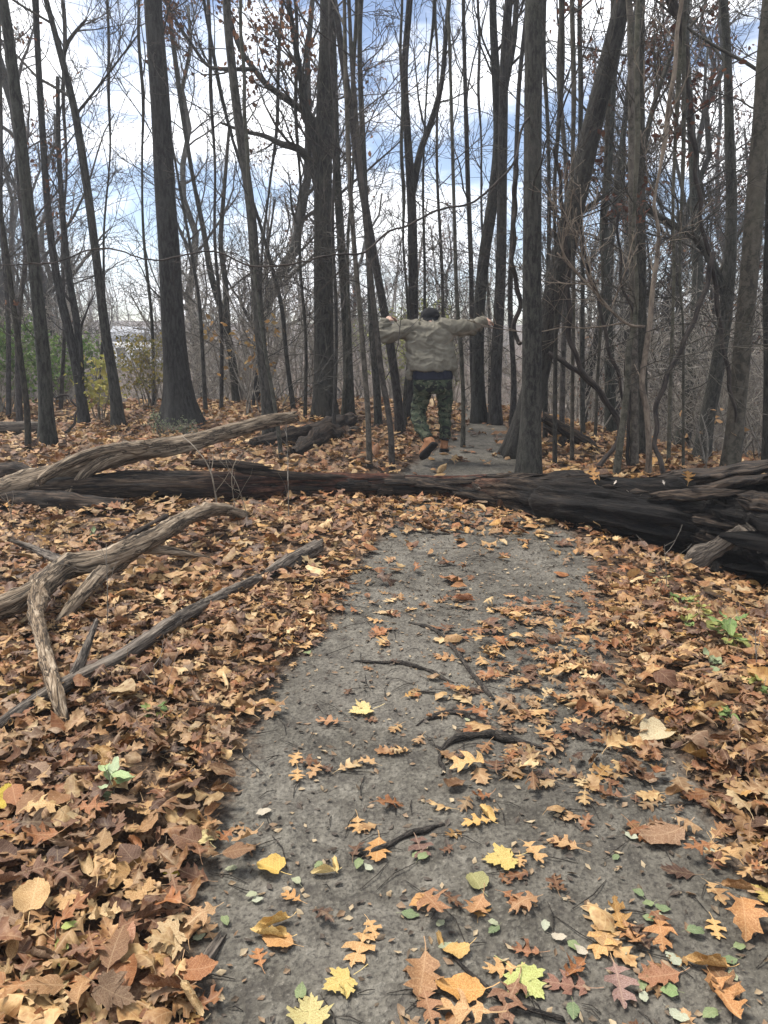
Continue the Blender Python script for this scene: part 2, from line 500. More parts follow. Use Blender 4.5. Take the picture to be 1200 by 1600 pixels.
# the great fallen trunk across the path
m_log, t, b, o = mat_new('rotten_fallen_trunk')
g = attr(t, 'grain'); sep = N(t, 'ShaderNodeSeparateXYZ'); L(t, g, sep.inputs[0])
f1 = noise(t, mapped(t, g, (42, 42, 3.4)), 1.0, 7, 0.70, 0.8); f2 = noise(t, mapped(t, g, (130, 130, 16)), 1.0, 4, 0.6); f3 = noise(t, mapped(t, g, (7, 7, 1.3)), 1.0, 4, 0.6, 0.5)
h = math_(t, 'ADD', math_(t, 'MULTIPLY', f1, 0.75), math_(t, 'MULTIPLY', f2, 0.3))
char = ramp(t, h, [(0.45, (0.0016, 0.0014, 0.0013)), (0.56, (0.0065, 0.0053, 0.0046)), (0.70, (0.034, 0.026, 0.020))])
redd = ramp(t, h, [(0.44, (0.004, 0.0024, 0.002)), (0.53, (0.048, 0.019, 0.012)), (0.66, (0.16, 0.070, 0.042))])
tanw = ramp(t, h, [(0.43, (0.010, 0.007, 0.005)), (0.52, (0.060, 0.040, 0.027)), (0.64, (0.18, 0.128, 0.085))])
zs = math_(t, 'ADD', math_(t, 'DIVIDE', sep.outputs[2], 6.9), math_(t, 'MULTIPLY', math_(t, 'SUBTRACT', f3, 0.5), 0.22))
c = mixc(t, ramp(t, zs, [(0.20, 0.0), (0.30, 1.0), (0.58, 1.0), (0.64, 0.0)]), char, redd)
c = mixc(t, math_(t, 'MULTIPLY', ramp(t, zs, [(0.10, 0.5), (0.30, 0.35), (0.40, 0.0), (0.56, 0.0), (0.62, 0.7), (0.72, 0.1), (0.80, 0.0)]), ramp(t, f3, [(0.42, 0.0), (0.56, 1.0)])), c, tanw)
L(t, c, b.inputs['Base Color']); b.inputs['Roughness'].default_value = 0.95
bump(t, b, h, 1.0, 0.045)

#        (u, v of the front foot of the trunk, radius)
LOGP = [(20, 792, .11), (120, 792, .125), (200, 790, .14), (330, 786, .130), (450, 780, .115), (560, 778, .102), (650, 780, .102), (740, 788, .125), (830, 806, .180), (920, 832, .220), (1010, 862, .265), (1100, 892, .315), (1200, 925, .37), (1330, 965, .42)]
lp, lr = [], []
for u, v, r in LOGP:
    h_ = hit(u, v)
    lp.append([h_[0] * 1.0 + 0.25 * r, h_[1] + r * 0.85, hgt(h_[0], h_[1] + r) + r * 0.80]); lr.append(r)
lp, lr = np.array(lp), np.array(lr)
root = empty('fallen_tree_trunk', tuple(lp[6]))
tag(root, 'great rotten blackened tree trunk lying across the footpath', 'fallen trunk')
v, q, tt, g = log_mesh(lp, lr, 420, 96, 0.19, 41)
# rotted-out hollow and shelves on the thick end, facing the path
nb = 420 * 96
cc = np.repeat(spline(np.column_stack([lp, lr]), 420)[:, :3], 96, 0)
rel = v[:nb] - cc
s_ = g[:nb, 2] / g[:nb, 2].max()
Rr = np.linalg.norm(rel, axis=1)
front = np.clip(-rel[:, 1] / np.maximum(Rr, 1e-6), -1, 1)
sh = fbm(rel[:, 2] * 26, s_ * 9, front * 2, 77, 3)
amt = smooth(0.70, 0.85, s_) * smooth(-0.2, 0.6, front)
v[:nb] = cc + rel * (1 - amt * (0.10 + 0.26 * np.maximum(np.floor(sh * 5) / 5, -0.6)))[:, None]
me = mk('trunk', v - lp[6], q, tt, m_log, root, {'grain': g})
def slab(name, a, b_, w, th, mat, parent, seed, up=(0, 0, 1), n=60, off=None, taper=0.55):
    """a torn plate of wood between a and b_: flat section with splintered ends"""
    a, b_ = np.asarray(a, float), np.asarray(b_, float)
    d = nrm(b_ - a); upv = nrm(np.asarray(up, float) - d * np.dot(up, d)); sd_ = np.cross(d, upv)
    K = 30
    ang = np.arange(K) * 2 * np.pi / K
    V_, G_ = [], []
    for i in range(n):
        f = i / (n - 1)
        tp = min(1, (1 - f) * 5 + 0.25) * min(1, f * 6 + 0.4)
        ww = w * (1 - (1 - taper) * f) * (1 + 0.25 * noise3(f * 5, seed, 0, seed)) * tp
        hh_ = th * (1 + 0.5 * noise3(f * 7, seed, 3, seed)) * (0.4 + 0.6 * tp)
        c0 = a + (b_ - a) * f + upv * 0.25 * th * noise3(f * 3, 0, seed, seed) + sd_ * w * 0.12 * noise3(f * 4, 2, seed, seed)
        rr = 1 + 0.34 * fbm(np.cos(ang) * 4 + seed, np.sin(ang) * 4, f * 3.0, seed, 4, .65) + .18 * fbm(np.cos(ang) * 9, np.sin(ang) * 9 + seed, f * 9, seed + 3, 2)
        jag = d * (w * 1.5 * noise3(np.cos(ang) * 4 + seed, np.sin(ang) * 4, 0, seed + 2) * (np.clip(1 - i / 6, 0, 1) + np.clip(1 - (n - 1 - i) / 6, 0, 1)))[:, None]
        V_.append(c0 + jag + sd_ * (np.cos(ang) * ww * rr)[:, None] + upv * (np.sign(np.sin(ang)) * np.abs(np.sin(ang)) ** 0.6 * hh_ * rr)[:, None])
        G_.append(np.column_stack([np.cos(ang) * w, np.sin(ang) * w * .5, np.full(K, f * np.linalg.norm(b_ - a))]))
    V_ = np.array(V_).reshape(-1, 3); G_ = np.array(G_).reshape(-1, 3)
    i = (np.arange(n - 1) * K)[:, None]; j = np.arange(K)[None]
    q_ = np.stack([i + j, i + (j + 1) % K, i + K + (j + 1) % K, i + K + j], -1).reshape(-1, 4)
    k0 = len(V_)
    V_ = np.concatenate([V_, [V_[:K].mean(0)], [V_[-K:].mean(0)]]); G_ = np.concatenate([G_, [G_[0]], [G_[-1]]])
    jj = np.arange(K)
    t_ = np.concatenate([np.stack([np.full(K, k0), (jj + 1) % K, jj], -1), np.stack([np.full(K, k0 + 1), k0 - K + jj, k0 - K + (jj + 1) % K], -1)])
    if off is not None:
        V_ = V_ - off
    return mk(name, V_, q_, t_, mat, parent, {'grain': G_})
def near_log(u, v):
    """a point on the camera side of the trunk at (u, v)"""
    d = ray(u, v)
    y = np.interp((u - 600) / F, [(p[0]) / (p[1] * math.cos(PITCH)) for p in lp], lp[:, 1] - lr * 0.92)
    return EYE + d * (y / d[1])
base = lp[6]
BRS = [(790, 770, 930, 795, .060, .022, m_log), (880, 758, 1010, 768, .035, .010, M_ROT), (700, 765, 830, 790, .045, .02, m_log),
       (955, 815, 1080, 800, .040, .02, M_ROT), (985, 838, 1090, 858, .045, .012, M_ROT), (1020, 775, 1160, 770, .045, .025, M_ROT),
       (760, 795, 905, 822, .05, .03, M_STICK), (905, 835, 985, 842, .045, .015, M_STICK), (1060, 815, 1150, 800, .04, .012, M_ROT), (640, 752, 745, 768, .035, .012, M_ROT),
       (370, 735, 520, 748, .04, .012, m_log), (300, 722, 420, 730, .04, .02, M_ROT), (1075, 850, 1140, 842, .04, .02, M_ROT)]
for i, (u0, v0, u1, v1, w_, th_, mm) in enumerate(BRS):
    a_, b2 = near_log(u0, v0), near_log(u1, v1)
    slab('bark_plate', a_, b2, w_, th_, mm, root, 100 + i, up=(0, -1, 0.5), off=base)
# shaggy fibres and shards standing off the rotten surface
rs_ = np.random.default_rng(17)
for i in range(58):
    s0_ = rs_.uniform(.10, .985); k_ = int(s0_ * 419); c0_ = spline(np.column_stack([lp, lr]), 420)
    a0 = rs_.uniform(-.35, 1.5)                      # angle from the camera side up to the top
    ln_ = rs_.uniform(.15, .55); k2 = min(419, k_ + int(ln_ / 7.2 * 420))
    off_ = np.array([-.15, -math.cos(a0), math.sin(a0)])
    pa = c0_[k_, :3] + off_ * c0_[k_, 3] * 1.04; pb = c0_[k2, :3] + off_ * c0_[k2, 3] * rs_.uniform(1.0, 1.16)
    mm = [M_ROT, m_log, m_log, M_ROT, m_log][rs_.integers(0, 5)]
    slab('wood_fibre', pa, pb, rs_.uniform(.010, .034) * (1 + s0_), rs_.uniform(.004, .010) * (1 + s0_), mm, root, 200 + i, up=tuple(off_), off=base, n=22)
# torn ridge of pale wood along the top of the thick end and a broken-off stub
slab('splintered_ridge', P(1030, 752, lp[10, 1] + .1), P(1215, 728, lp[12, 1] + .1), .12, .04, M_ROT, root, 140, off=base, taper=1.3)
slab('splintered_ridge', P(1060, 765, lp[10, 1] - .05), P(1215, 745, lp[12, 1] - .1), .10, .03, M_ROT, root, 141, off=base, taper=1.2)
slab('broken_stub', near_log(760, 775) + np.array([0, .05, 0]), near_log(742, 757) + np.array([0, -.06, 0]), .04, .03, M_STICK, root, 142, up=(1, 0, 0), off=base)

# broken slabs leaning on the thick end
def lone_slab(label, a, b_, w, th, mat, seed, up=(0, -1, 0.6)):
    a = np.asarray(a); o_ = slab('wood_splinter', a, b_, w, th, mat, None, seed, up=up, off=a)
    o_.location = tuple(a)
    return tag(o_, label, 'wood slab', 'broken slabs at the thick end of the trunk')
s0 = gp(1072, 892, 0.03)
lone_slab('long brown broken slab leaning up against the thick end of the black trunk', s0, P(1172, 820, s0[1] - .10), .075, .020, M_STICK, 150)
s1 = gp(1235, 930, 0.04)
lone_slab('short split slab crossing the longer leaning slab at the photo edge', P(1172, 832, s0[1] - .16), s1 + np.array([0, 0, .10]), .07, .03, M_STICK, 151)
s2 = P(1160, 778, s0[1] - .05)
lone_slab('frayed pale slab jutting from the top of the thick trunk end', s2, P(1260, 800, s0[1] - .25), .07, .03, M_ROT, 152)
lone_slab('thin curled strip of bark under the leaning slabs', gp(1150, 880, .06), P(1215, 868, s0[1] - .12), .035, .012, M_WEATHER, 153)

# long barkless pole resting on the trunk
pole = [gp(-60, 800, .10), P(0, 768, 6.15), P(100, 738, 6.3), P(200, 708, 6.45), P(300, 690, 6.7), P(400, 663, 7.2), P(455, 652, 7.6)]
fl = empty('leaning_dead_limb', tuple(pole[0]))
tag(fl, 'long bare grey brown limb leaning over the rotten trunk', 'fallen branch', 'dead limbs on the litter')
wood('limb', np.array(pole) - pole[0], [.088, .092, .086, .082, .070, .063, .055], M_WEATHER, 200, 32, .15, 3, fl)
pr = [P(235, 700, 6.45), P(180, 712, 6.3), P(140, 735, 6.2), P(105, 775, 6.1)]
wood('side_branch', np.array(pr) - pole[0], [.07, .065, .05, .03], M_WEATHER, 40, 16, .18, 4, fl)
pr = [P(230, 698, 6.4), P(160, 705, 6.25), P(100, 726, 6.15), P(60, 752, 6.05)]
wood('side_branch', np.array(pr) - pole[0], [.06, .05, .045, .03], M_WEATHER, 40, 16, .18, 5, fl)

def fallen(name, label, paths, mat, cat='fallen branch', group='dead limbs on the litter', seed=1, disp=.15):
    r0 = paths[0][0][0]
    e = empty(name, tuple(r0)); tag(e, label, cat, group)
    for k, (pts, rs, nm) in enumerate(paths):
        wood(nm, np.array(pts) - r0, rs, mat if not isinstance(mat, list) else mat[k], 26 * len(pts), 28, disp, seed + k, e)
    return e
fallen('rotten_log', 'charred short log in the litter beneath the leaning limb', [([gp(-40, 792, .05), gp(60, 796, .07), gp(130, 800, .06), gp(200, 800, .04)], [.08, .085, .075, .05], 'limb')], M_ROT, 'log', None, 9)
fallen('rotten_log', 'dark low log behind the leaning limb at the photo edge', [([gp(-40, 752, .06), gp(30, 752, .06), gp(70, 754, .03)], [.09, .09, .05], 'limb')], M_ROT, 'log', None, 10)
fallen('rotten_log', 'crumbling mossy log below the cluster of slim trunks', [([gp(400, 700, .05), gp(455, 692, .08), gp(520, 680, .10), gp(548, 668, .12)], [.07, .10, .11, .09], 'limb'), ([gp(455, 716, .03), gp(500, 696, .08), gp(530, 688, .10)], [.05, .11, .08], 'root_mass')], M_ROT, 'log', None, 12, .3)
fallen('rotten_log', 'thin straight log lying behind the crumbling mossy log', [([gp(380, 700, .03), gp(470, 688, .05), gp(560, 676, .05)], [.03, .045, .04], 'limb')], M_STICK, 'log', None, 15)
fallen('rotten_log', 'dark thin log sloping down behind the forked trunk', [([P(850, 652, 9.6), P(900, 682, 9.5), P(960, 722, 9.3)], [.06, .07, .06], 'limb'), ([P(852, 668, 9.8), P(905, 700, 9.6), P(985, 728, 9.5)], [.035, .045, .03], 'limb')], M_ROT, 'log', None, 17)
fallen('rotten_log', 'grey log lying on the left edge beside the green bush', [([gp(-40, 682, .1), gp(30, 680, .1), gp(62, 678, .1)], [.09, .09, .08], 'limb')], M_STICK, 'log', None, 19)

# weathered forked limb, front left
def lift(u, v, dz):
    """point dz metres above the litter, seen at (u, v)"""
    d = ray(u, v); t_ = (CAM_H - dz) / -d[2]
    p = EYE + d * t_
    return np.array([p[0], p[1], hgt(p[0], p[1]) + dz])
A = [lift(-60, 985, .10), lift(0, 962, .13), lift(55, 935, .17), lift(105, 895, .20), lift(170, 880, .22), lift(240, 848, .24), lift(300, 815, .22), lift(345, 806, .18), lift(382, 814, .10)]
B1 = [lift(58, 930, .18) + np.array([0, .05, 0]), lift(58, 968, .162), lift(64, 1000, .15), lift(80, 1065, .12), lift(92, 1110, .08), lift(106, 1165, .0)]
B2 = [lift(210, 868, .20), lift(160, 905, .16), lift(125, 945, .10), lift(92, 985, .02)]
B3 = [lift(105, 890, .20), lift(75, 875, .20), lift(45, 862, .22), lift(18, 853, .26)]
B4 = [lift(225, 865, .19), lift(270, 868, .14), lift(325, 878, .05)]
fallen('forked_dead_limb', 'thick weathered forked limb arching over the litter beside the path',
       [(A, [.048, .052, .055, .058, .056, .052, .045, .042, .032], 'limb'), (B1, [.044, .036, .029, .027, .026, .013], 'stub_branch'), (B2, [.042, .038, .032, .022], 'side_branch'), (B3, [.026, .022, .016, .008], 'side_branch'), (B4, [.028, .022, .010], 'side_branch')],
       [M_WEATHER, M_PEEL, M_WEATHER, M_STICK, M_WEATHER], seed=60, disp=.22)
C = [lift(-40, 1190, .02), lift(30, 1135, .04), lift(110, 1085, .06), lift(190, 1042, .07), lift(270, 985, .08), lift(345, 940, .07), lift(405, 908, .06)]
C2 = [lift(115, 1078, .07), lift(132, 1040, .12), lift(152, 985, .18)]
fallen('long_dead_stick', 'long straight dark stick lying in the litter toward the path edge', [(C, [.020, .027, .031, .033, .031, .029, .024], 'limb'), (C2, [.022, .017, .010], 'side_branch')], M_STICK, seed=70)
fallen('broken_log_piece', 'short grey split log end sticking out of the litter at the path edge', [([lift(415, 905, .03), lift(450, 884, .05), lift(498, 856, .08)], [.03, .045, .043], 'limb')], M_STICK, seed=75)
fallen('dead_stick', 'short dark stick half buried in litter below the long stick', [([lift(225, 1192, .02), lift(265, 1190, .03), lift(305, 1178, .04)], [.012, .013, .010], 'limb')], M_STICK, 'fallen branch', None, 76)
fallen('dead_stick', 'stout grey stick along the muddy edge near the lowest litter', [([lift(292, 1535, .01), lift(318, 1500, .015), lift(345, 1462, .01)], [.014, .015, .012], 'limb')], M_STICK, 'fallen branch', None, 77)
fallen('dead_stick', 'thin dark branch laid across the bank behind the forked limb', [([lift(180, 862, .05), lift(215, 842, .08), lift(262, 818, .06)], [.012, .02, .02], 'limb')], M_ROT, 'fallen branch', None, 78)

# surface roots and twigs on the path
def strip(name, label, cat, group, pts, rs, mat, seed):
    p = [gp(u, v, dz * .6 + .003) for u, v, dz in pts]
    if cat == 'tree root': p = [q_ + np.array([.006 * math.sin(seed + 5 * k_), .006 * math.cos(seed * 2 + 4 * k_), 0]) for k_, q_ in enumerate(spline(np.array(p), 9))]; rs = list(np.interp(np.linspace(0, 1, 9), np.linspace(0, 1, len(rs)), rs) * (1 + .25 * np.sin(np.arange(9) * 2.1 + seed)))
    r0 = p[0]
    o_ = wood(name, np.array(p) - r0, rs, mat, 12 * len(p), 10, .18, seed)
    o_.location = tuple(r0)
    return tag(o_, label, cat, group)
RG = 'roots crossing the mud path'
strip('tree_root', 'thick arched root crossing the path by the heap of tan leaves', 'tree root', RG, [(688, 1172, -.01), (715, 1156, .012), (760, 1150, .018), (815, 1160, .012), (872, 1178, -.012)], [0.0094, 0.0131, 0.0140, 0.0112, 0.0075], M_ROOT, 80)
strip('tree_root', 'long root curving down through the scattered leaves mid path', 'tree root', RG, [(640, 975, -.006), (675, 985, .006), (705, 1015, .008), (735, 1050, .008), (770, 1095, -.008)], [0.0065, 0.0094, 0.0103, 0.0103, 0.0075], M_ROOT, 81)
strip('tree_root', 'thin dark root reaching in from bare mud to the mid path leaves', 'tree root', RG, [(555, 1035, -.006), (620, 1040, .004), (670, 1050, .006), (708, 1070, -.006)], [0.0047, 0.0084, 0.0094, 0.0056], M_ROOT, 82)
strip('tree_root', 'short humped root just above the thick arched root', 'tree root', RG, [(650, 1132, -.008), (685, 1118, .010), (722, 1118, .012), (745, 1132, -.010)], [0.0056, 0.0103, 0.0112, 0.0075], M_ROOT, 83)
strip('tree_root', 'half buried root next to the broad lobed tan leaf', 'tree root', RG, [(545, 1336, -.008), (590, 1330, .002), (630, 1308, .006), (668, 1296, .004), (700, 1288, -.008)], [0.0047, 0.0084, 0.0094, 0.0084, 0.0047], M_ROOT, 84)
strip('tree_root', 'little root dropping from the arched root into the leaf heap', 'tree root', RG, [(686, 1170, .0), (690, 1195, .006), (693, 1212, -.006)], [0.0084, 0.0075, 0.0047], M_ROOT, 85)
strip('twig', 'long dark twig slanting under the leaf heap at the near edge', 'twig', 'twigs on the path', [(708, 1502, .004), (740, 1530, .010), (790, 1568, .012), (880, 1600, .008)], [.003, .005, .006, .005], M_ROOT, 86)
strip('twig', 'fine twig arching over bare mud above the four oak leaves', 'twig', 'twigs on the path', [(925, 1450, .002), (940, 1430, .008), (985, 1425, .008), (1015, 1428, .002)], [.0015, .0018, .0018, .0015], M_ROOT, 87)
strip('twig', 'straight thin twig lying on the pebbly mud above the arched root', 'twig', 'twigs on the path', [(640, 1084, .004), (660, 1085, .006), (680, 1086, .004)], [.003, .004, .003], M_ROOT, 88)
# ------------------------------------------------------------------ trees
m_hang, t, b, o = mat_new('withered_hanging_leaves')
cl = attr(t, 'tint', 'Color')
L(t, cl, b.inputs['Base Color']); b.inputs['Roughness'].default_value = 0.75
tl = N(t, 'ShaderNodeBsdfTranslucent'); L(t, cl, tl.inputs[0])
ms = N(t, 'ShaderNodeMixShader'); ms.inputs[0].default_value = 0.35
L(t, b.outputs[0], ms.inputs[1]); L(t, tl.outputs[0], ms.inputs[2]); L(t, ms.outputs[0], o.inputs[0])
def leaf_sprays(rng, Pts, per, size, cols, spread=0.05, droop=0.5):
    """small folded leaves spread round points: 4 triangles each"""
    p = np.repeat(Pts, per, 0)
    n = len(p)
    p = p + rng.normal(size=(n, 3)) * spread
    d = rng.normal(size=(n, 3)); d[:, 2] -= droop; d = nrm(d)
    sdv = nrm(np.cross(d, rng.normal(size=(n, 3)))); up = np.cross(sdv, d)
    s = (size * rng.uniform(0.6, 1.3, n))[:, None]
    k = rng.uniform(-0.25, 0.45, n)[:, None]
    v = np.stack([p, p + d * s * 0.35 + sdv * s * 0.3 + up * s * k * .5, p + d * s * 0.5 + up * s * 0.05, p + d * s * 0.38 - sdv * s * 0.3 + up * s * k * .5,
                  p + d * s * 0.75 + sdv * s * 0.2 + up * s * k * .4, p + d * s * 0.72 - sdv * s * 0.22 + up * s * k * .4, p + d * s - up * s * 0.12], 1)
    f = np.array([[0, 1, 2], [0, 2, 3], [1, 4, 2], [3, 2, 5], [2, 4, 6], [2, 6, 5]])
    tri = (np.arange(n)[:, None, None] * 7 + f[None]).reshape(-1, 3)
    cols = np.asarray(cols, float)
    c = cols[rng.integers(0, len(cols), n)] * rng.uniform(0.6, 1.25, (n, 1))
    c = np.concatenate([np.repeat(c, 7, 0), np.ones((n * 7, 1))], 1)
    return v.reshape(-1, 3), tri, c
BROWN = [(.16, .075, .04), (.12, .055, .032), (.20, .10, .05), (.10, .05, .035)]
RUST = [(.11, .045, .028), (.085, .036, .024), (.14, .062, .034)]

def crown_parts(rng, tp, tr, H, nb=12, t0=0.3, L1=(1.6, 3.6), n2=9, n3=5, ang=(28, 62), low=0, l3=True, rm=0.0045, wig=0.12):
    """branches for a trunk polyline: three orders of limbs and twigs"""
    tp, tr = tp[None], tr[None]
    sets = []
    p1, r1, l1 = grow(rng, tp, tr, nb, t0, 0.985, L1, ang, 0.10, wig, 9, 0.42, 0.008)
    if low:
        pl, rl, ll = grow(rng, tp, tr * 0.35, low, 0.10, t0, (0.7, 2.4), (35, 80), 0.05, 0.16, 9, 0.3, 0.006)
        p1, r1, l1 = np.concatenate([p1, pl]), np.concatenate([r1, rl]), np.concatenate([l1, ll])
    sets.append((p1, r1, 5))
    p2, r2, l2 = grow(rng, p1, r1, n2, 0.18, 1.0, (0.32, 0.62), (25, 58), 0.06, 0.14, 6, 0.5, rm, l1)
    sets.append((p2, r2, 3))
    ends = p2
    if l3:
        p3, r3, l3_ = grow(rng, p2, r2, n3, 0.15, 1.0, (0.3, 0.6), (25, 60), 0.04, 0.14, 3, 0.55, rm * 0.7, l2)
        sets.append((p3, r3, 3)); ends = p3
    return sets, ends
def mesh_sets(sets):
    return join([tube(p, r, s, cap=False) for p, r, s in sets])
def trunk_line(ctrl, H, base_sink=0.12, yb=None, lean=0.0):
    """ctrl [(u,v,w px)...] from the foot upward -> world axis and radii, continued to height H"""
    u, v, w = ctrl[0]
    h_ = hit(u, v)
    y = h_[1] if yb is None else yb
    pts = [np.append(P(a, b_, y + lean * i), c * 0.415 * y / ray(a, b_)[1] / F) for i, (a, b_, c) in enumerate(ctrl)]
    gz = hgt(pts[0][0], pts[0][1])
    pts[0][2] = min(pts[0][2], gz) - base_sink
    pts = np.array(pts)
    d = nrm(pts[-1, :3] - pts[-2, :3])
    cur = pts[-1].copy()
    left = H - (cur[2] - gz)
    ext, k = [], 6
    if left > 0.5:
        for i in range(k):
            d = nrm(d + np.array([0.10 * math.sin(3.1 * i + u), 0.12 * math.cos(2.3 * i + v + u), 0.35]))
            c = cur.copy(); c[:3] = cur[:3] + d * left / k * 1.02
            c[3] = pts[-1, 3] * (1 - 0.8 * (i + 1) / k) + 0.012
            ext.append(c); cur = c
        pts = np.concatenate([pts, ext])
    return pts, y
N_TREE = [0]
def tree(label, ctrl, H=12, mat=None, S_=16, flare=1.5, seed=None, yb=None, crown=True, nb=5, t0=0.35, L1=(1.6, 3.6), n2=8, n3=4, low=7, leaves=None, name='tree', group='bare trees beyond the fallen trunk', limbs=(), cat='tree', wob=.07, ang=(28, 62), buttress=0, lean=0.0, lh=None, nl=2):
    mat = mat or M_DARK
    N_TREE[0] += 1
    seed = seed or 500 + N_TREE[0] * 13
    rng = np.random.default_rng(seed)
    pts, y = trunk_line(ctrl, H, yb=yb, lean=lean)
    c = spline(pts, 70)
    ax, R = c[:, :3], np.maximum(c[:, 3], 0.008)
    hz = ax[:, 2] - ax[0, 2]
    Rf = R * (1 + (flare - 1) * np.exp(-np.maximum(hz - .1, 0) / (0.10 + R[0] * 1.2)))
    org = ax[0].copy(); org[2] += 0.1
    v, q, tt, g = tube(ax, Rf, S_, wob=wob, seed=seed % 97)
    nbv = 70 * S_
    th = np.tile(np.arange(S_) * 2 * np.pi / S_, 70)
    if buttress:
        kk = np.exp(-np.repeat(hz, S_) / (R[0] * 2.0 + .1))
        am = 1 + buttress * kk * (0.5 + 0.5 * np.cos(th * 5 + seed)) ** 2
        ctr = np.repeat(ax, S_, 0)
        dv = (v[:nbv] - ctr) * am[:, None]
        v[:nbv] = ctr + dv
    e = empty(name, tuple(org)); tag(e, label, cat, group)
    mk('trunk', v - org, q, tt, mat, e, {'grain': g})
    allsets, ends = [], []
    for lb in limbs:                       # traced limbs: [(u,v,w)...] at depth offset
        dy, lc = lb
        lpnts = np.array([np.append(P(a, b_, y + dy * i / max(len(lc) - 1, 1)), w * .41 * y / ray(a, b_)[1] / F) for i, (a, b_, w) in enumerate(lc)])
        lc2 = spline(lpnts, 24)
        lv, lq, lt, lg = tube(lc2[:, :3] - org, np.maximum(lc2[:, 3], .005), 8, wob=.08, seed=seed % 31)
        mk('limb', lv, lq, lt, mat, e, {'grain': lg})
        ss, ee = crown_parts(rng, lc2[:, :3], lc2[:, 3], 1, 9, 0.15, (0.6, 1.6), 6, 4, (25, 65))
        allsets += ss; ends.append(ee)
    if crown:
        ss, ee = crown_parts(rng, ax, R, H, nb, t0, L1, max(n2 - 4, 4), 2, low=0, ang=ang)
        allsets += ss; ends.append(ee)
        if low:
            pl, rl, ll = grow(rng, ax[None], R[None] * .35, low, .10, min(t0 + .1, .6), (0.6, 2.3), (35, 80), .05, .16, 9, .3, .006)
            p2, r2, l2 = grow(rng, pl, rl, n2, .18, 1, (.32, .62), (25, 58), .06, .14, 6, .5, .0045, ll)
            p3, r3, l3_ = grow(rng, p2, r2, n3, .15, 1, (.3, .6), (25, 60), .04, .14, 3, .55, .0032, l2)
            allsets += [(pl, rl, 5), (p2, r2, 3), (p3, r3, 3)]; ends.append(p3)
    if allsets:
        cv, cq, ct, cg = mesh_sets(allsets)
        mk('crown', cv - org, cq, ct, M_TWIG if mat is not M_BLEACH else mat, e, {'grain': cg})
    if leaves is not None and ends:
        col, frac, sz = leaves
        E = np.concatenate([x[:, -1] for x in ends])
        if lh is not None:
            E = E[(E[:, 2] > lh[0]) & (E[:, 2] < lh[1])]
        # leaves hang in clumps: keep ends near a few seeds
        sd_ = E[rng.integers(0, len(E), max(3, int(len(E) * 0.01)))]
        dmin = np.min(np.linalg.norm(E[:, None] - sd_[None], axis=2), axis=1)
        E = E[(dmin < 0.55) | (rng.random(len(E)) < 0.04)]
        E = E[rng.random(len(E)) < frac]
        if len(E):
            lv, lt, lc_ = leaf_sprays(rng, E, nl, sz, col)
            mk('withered_leaves', lv - org, None, lt, m_hang, e, {'tint': lc_}, smooth_=False)
    val = rng.uniform(.72, 1.3); tn = (val * rng.uniform(.94, 1.06), val * rng.uniform(.97, 1.03), val * rng.uniform(.88, 1.06), 1)
    for ch in e.children: ch.color = tn
    return e

# --- left side
tree('tall slim leaning trunk, leftmost of the thick ones near the green bush', [(74, 697, 30), (72, 640, 26), (68, 560, 25), (52, 400, 22), (36, 250, 21), (20, 110, 20), (4, 0, 19)], 13, M_DARK, 18, 1.5, leaves=(BROWN, .5, .07))
tree('thin grey sapling leaning beside the leftmost leaning trunk', [(43, 704, 13), (42, 640, 11), (32, 560, 11), (20, 470, 10), (8, 380, 9), (-6, 290, 8)], 8, M_MID, 10, 1.2, nb=8)
tree('thin curving sapling forking toward the left photo edge', [(30, 668, 12), (28, 560, 11), (30, 480, 10), (40, 400, 9), (30, 300, 8), (24, 200, 7)], 8, M_MID, 10, 1.2, nb=8)
tree('bowed twin stemmed trunk left of the slanting dark trunk', [(133, 668, 22), (122, 590, 18), (108, 520, 17), (90, 440, 15), (76, 340, 13), (66, 200, 12), (58, 60, 11)], 12, M_DARK, 12, 1.3,
     limbs=[(.3, [(126, 600, 15), (122, 520, 14), (106, 420, 13), (98, 330, 11), (92, 240, 10), (90, 120, 8)])], leaves=(BROWN, .5, .07))
tree('slanting dark trunk with a forked top left of the broad trunk', [(186, 672, 26), (178, 600, 20), (165, 520, 18), (150, 400, 16), (134, 280, 15), (116, 170, 14), (96, 90, 12), (72, 0, 10)], 11, M_DARK, 14, 1.4,
     limbs=[(.2, [(97, 92, 9), (110, 60, 7), (135, 30, 5)]), (.3, [(118, 180, 6), (150, 140, 5), (215, 55, 3)])])
tree('broadest dark furrowed trunk on the left with spreading root flare', [(284, 668, 62), (281, 640, 50), (276, 580, 44), (270, 500, 42), (265, 400, 40), (258, 300, 38), (252, 180, 36), (243, 60, 34), (239, 0, 33)], 17, M_DARK, 40, 1.55, nb=6, t0=.5, low=6, buttress=.35, L1=(2, 4.5))
tree('medium trunk pale at its foot, bending left above the leaning limb', [(422, 692, 26), (416, 620, 22), (408, 540, 21), (400, 440, 20), (392, 330, 18), (374, 200, 17), (361, 90, 16), (354, 0, 15)], 13, M_MID, 16, 1.3)
tree('slender grey stem slanting across the pale footed trunk', [(441, 718, 8), (432, 650, 8), (418, 570, 7), (404, 480, 6), (396, 400, 5), (388, 300, 4)], 5, M_PALE, 8, 1.2, nb=6, L1=(.5, 1.2))
tree('small leaning tree in front of the sky gap left of the broad trunk', [(322, 655, 9), (318, 580, 8), (312, 480, 7), (300, 400, 6), (282, 300, 5), (262, 180, 4)], 8, M_MID, 8, 1.2, nb=9, yb=12.5, n2=8)
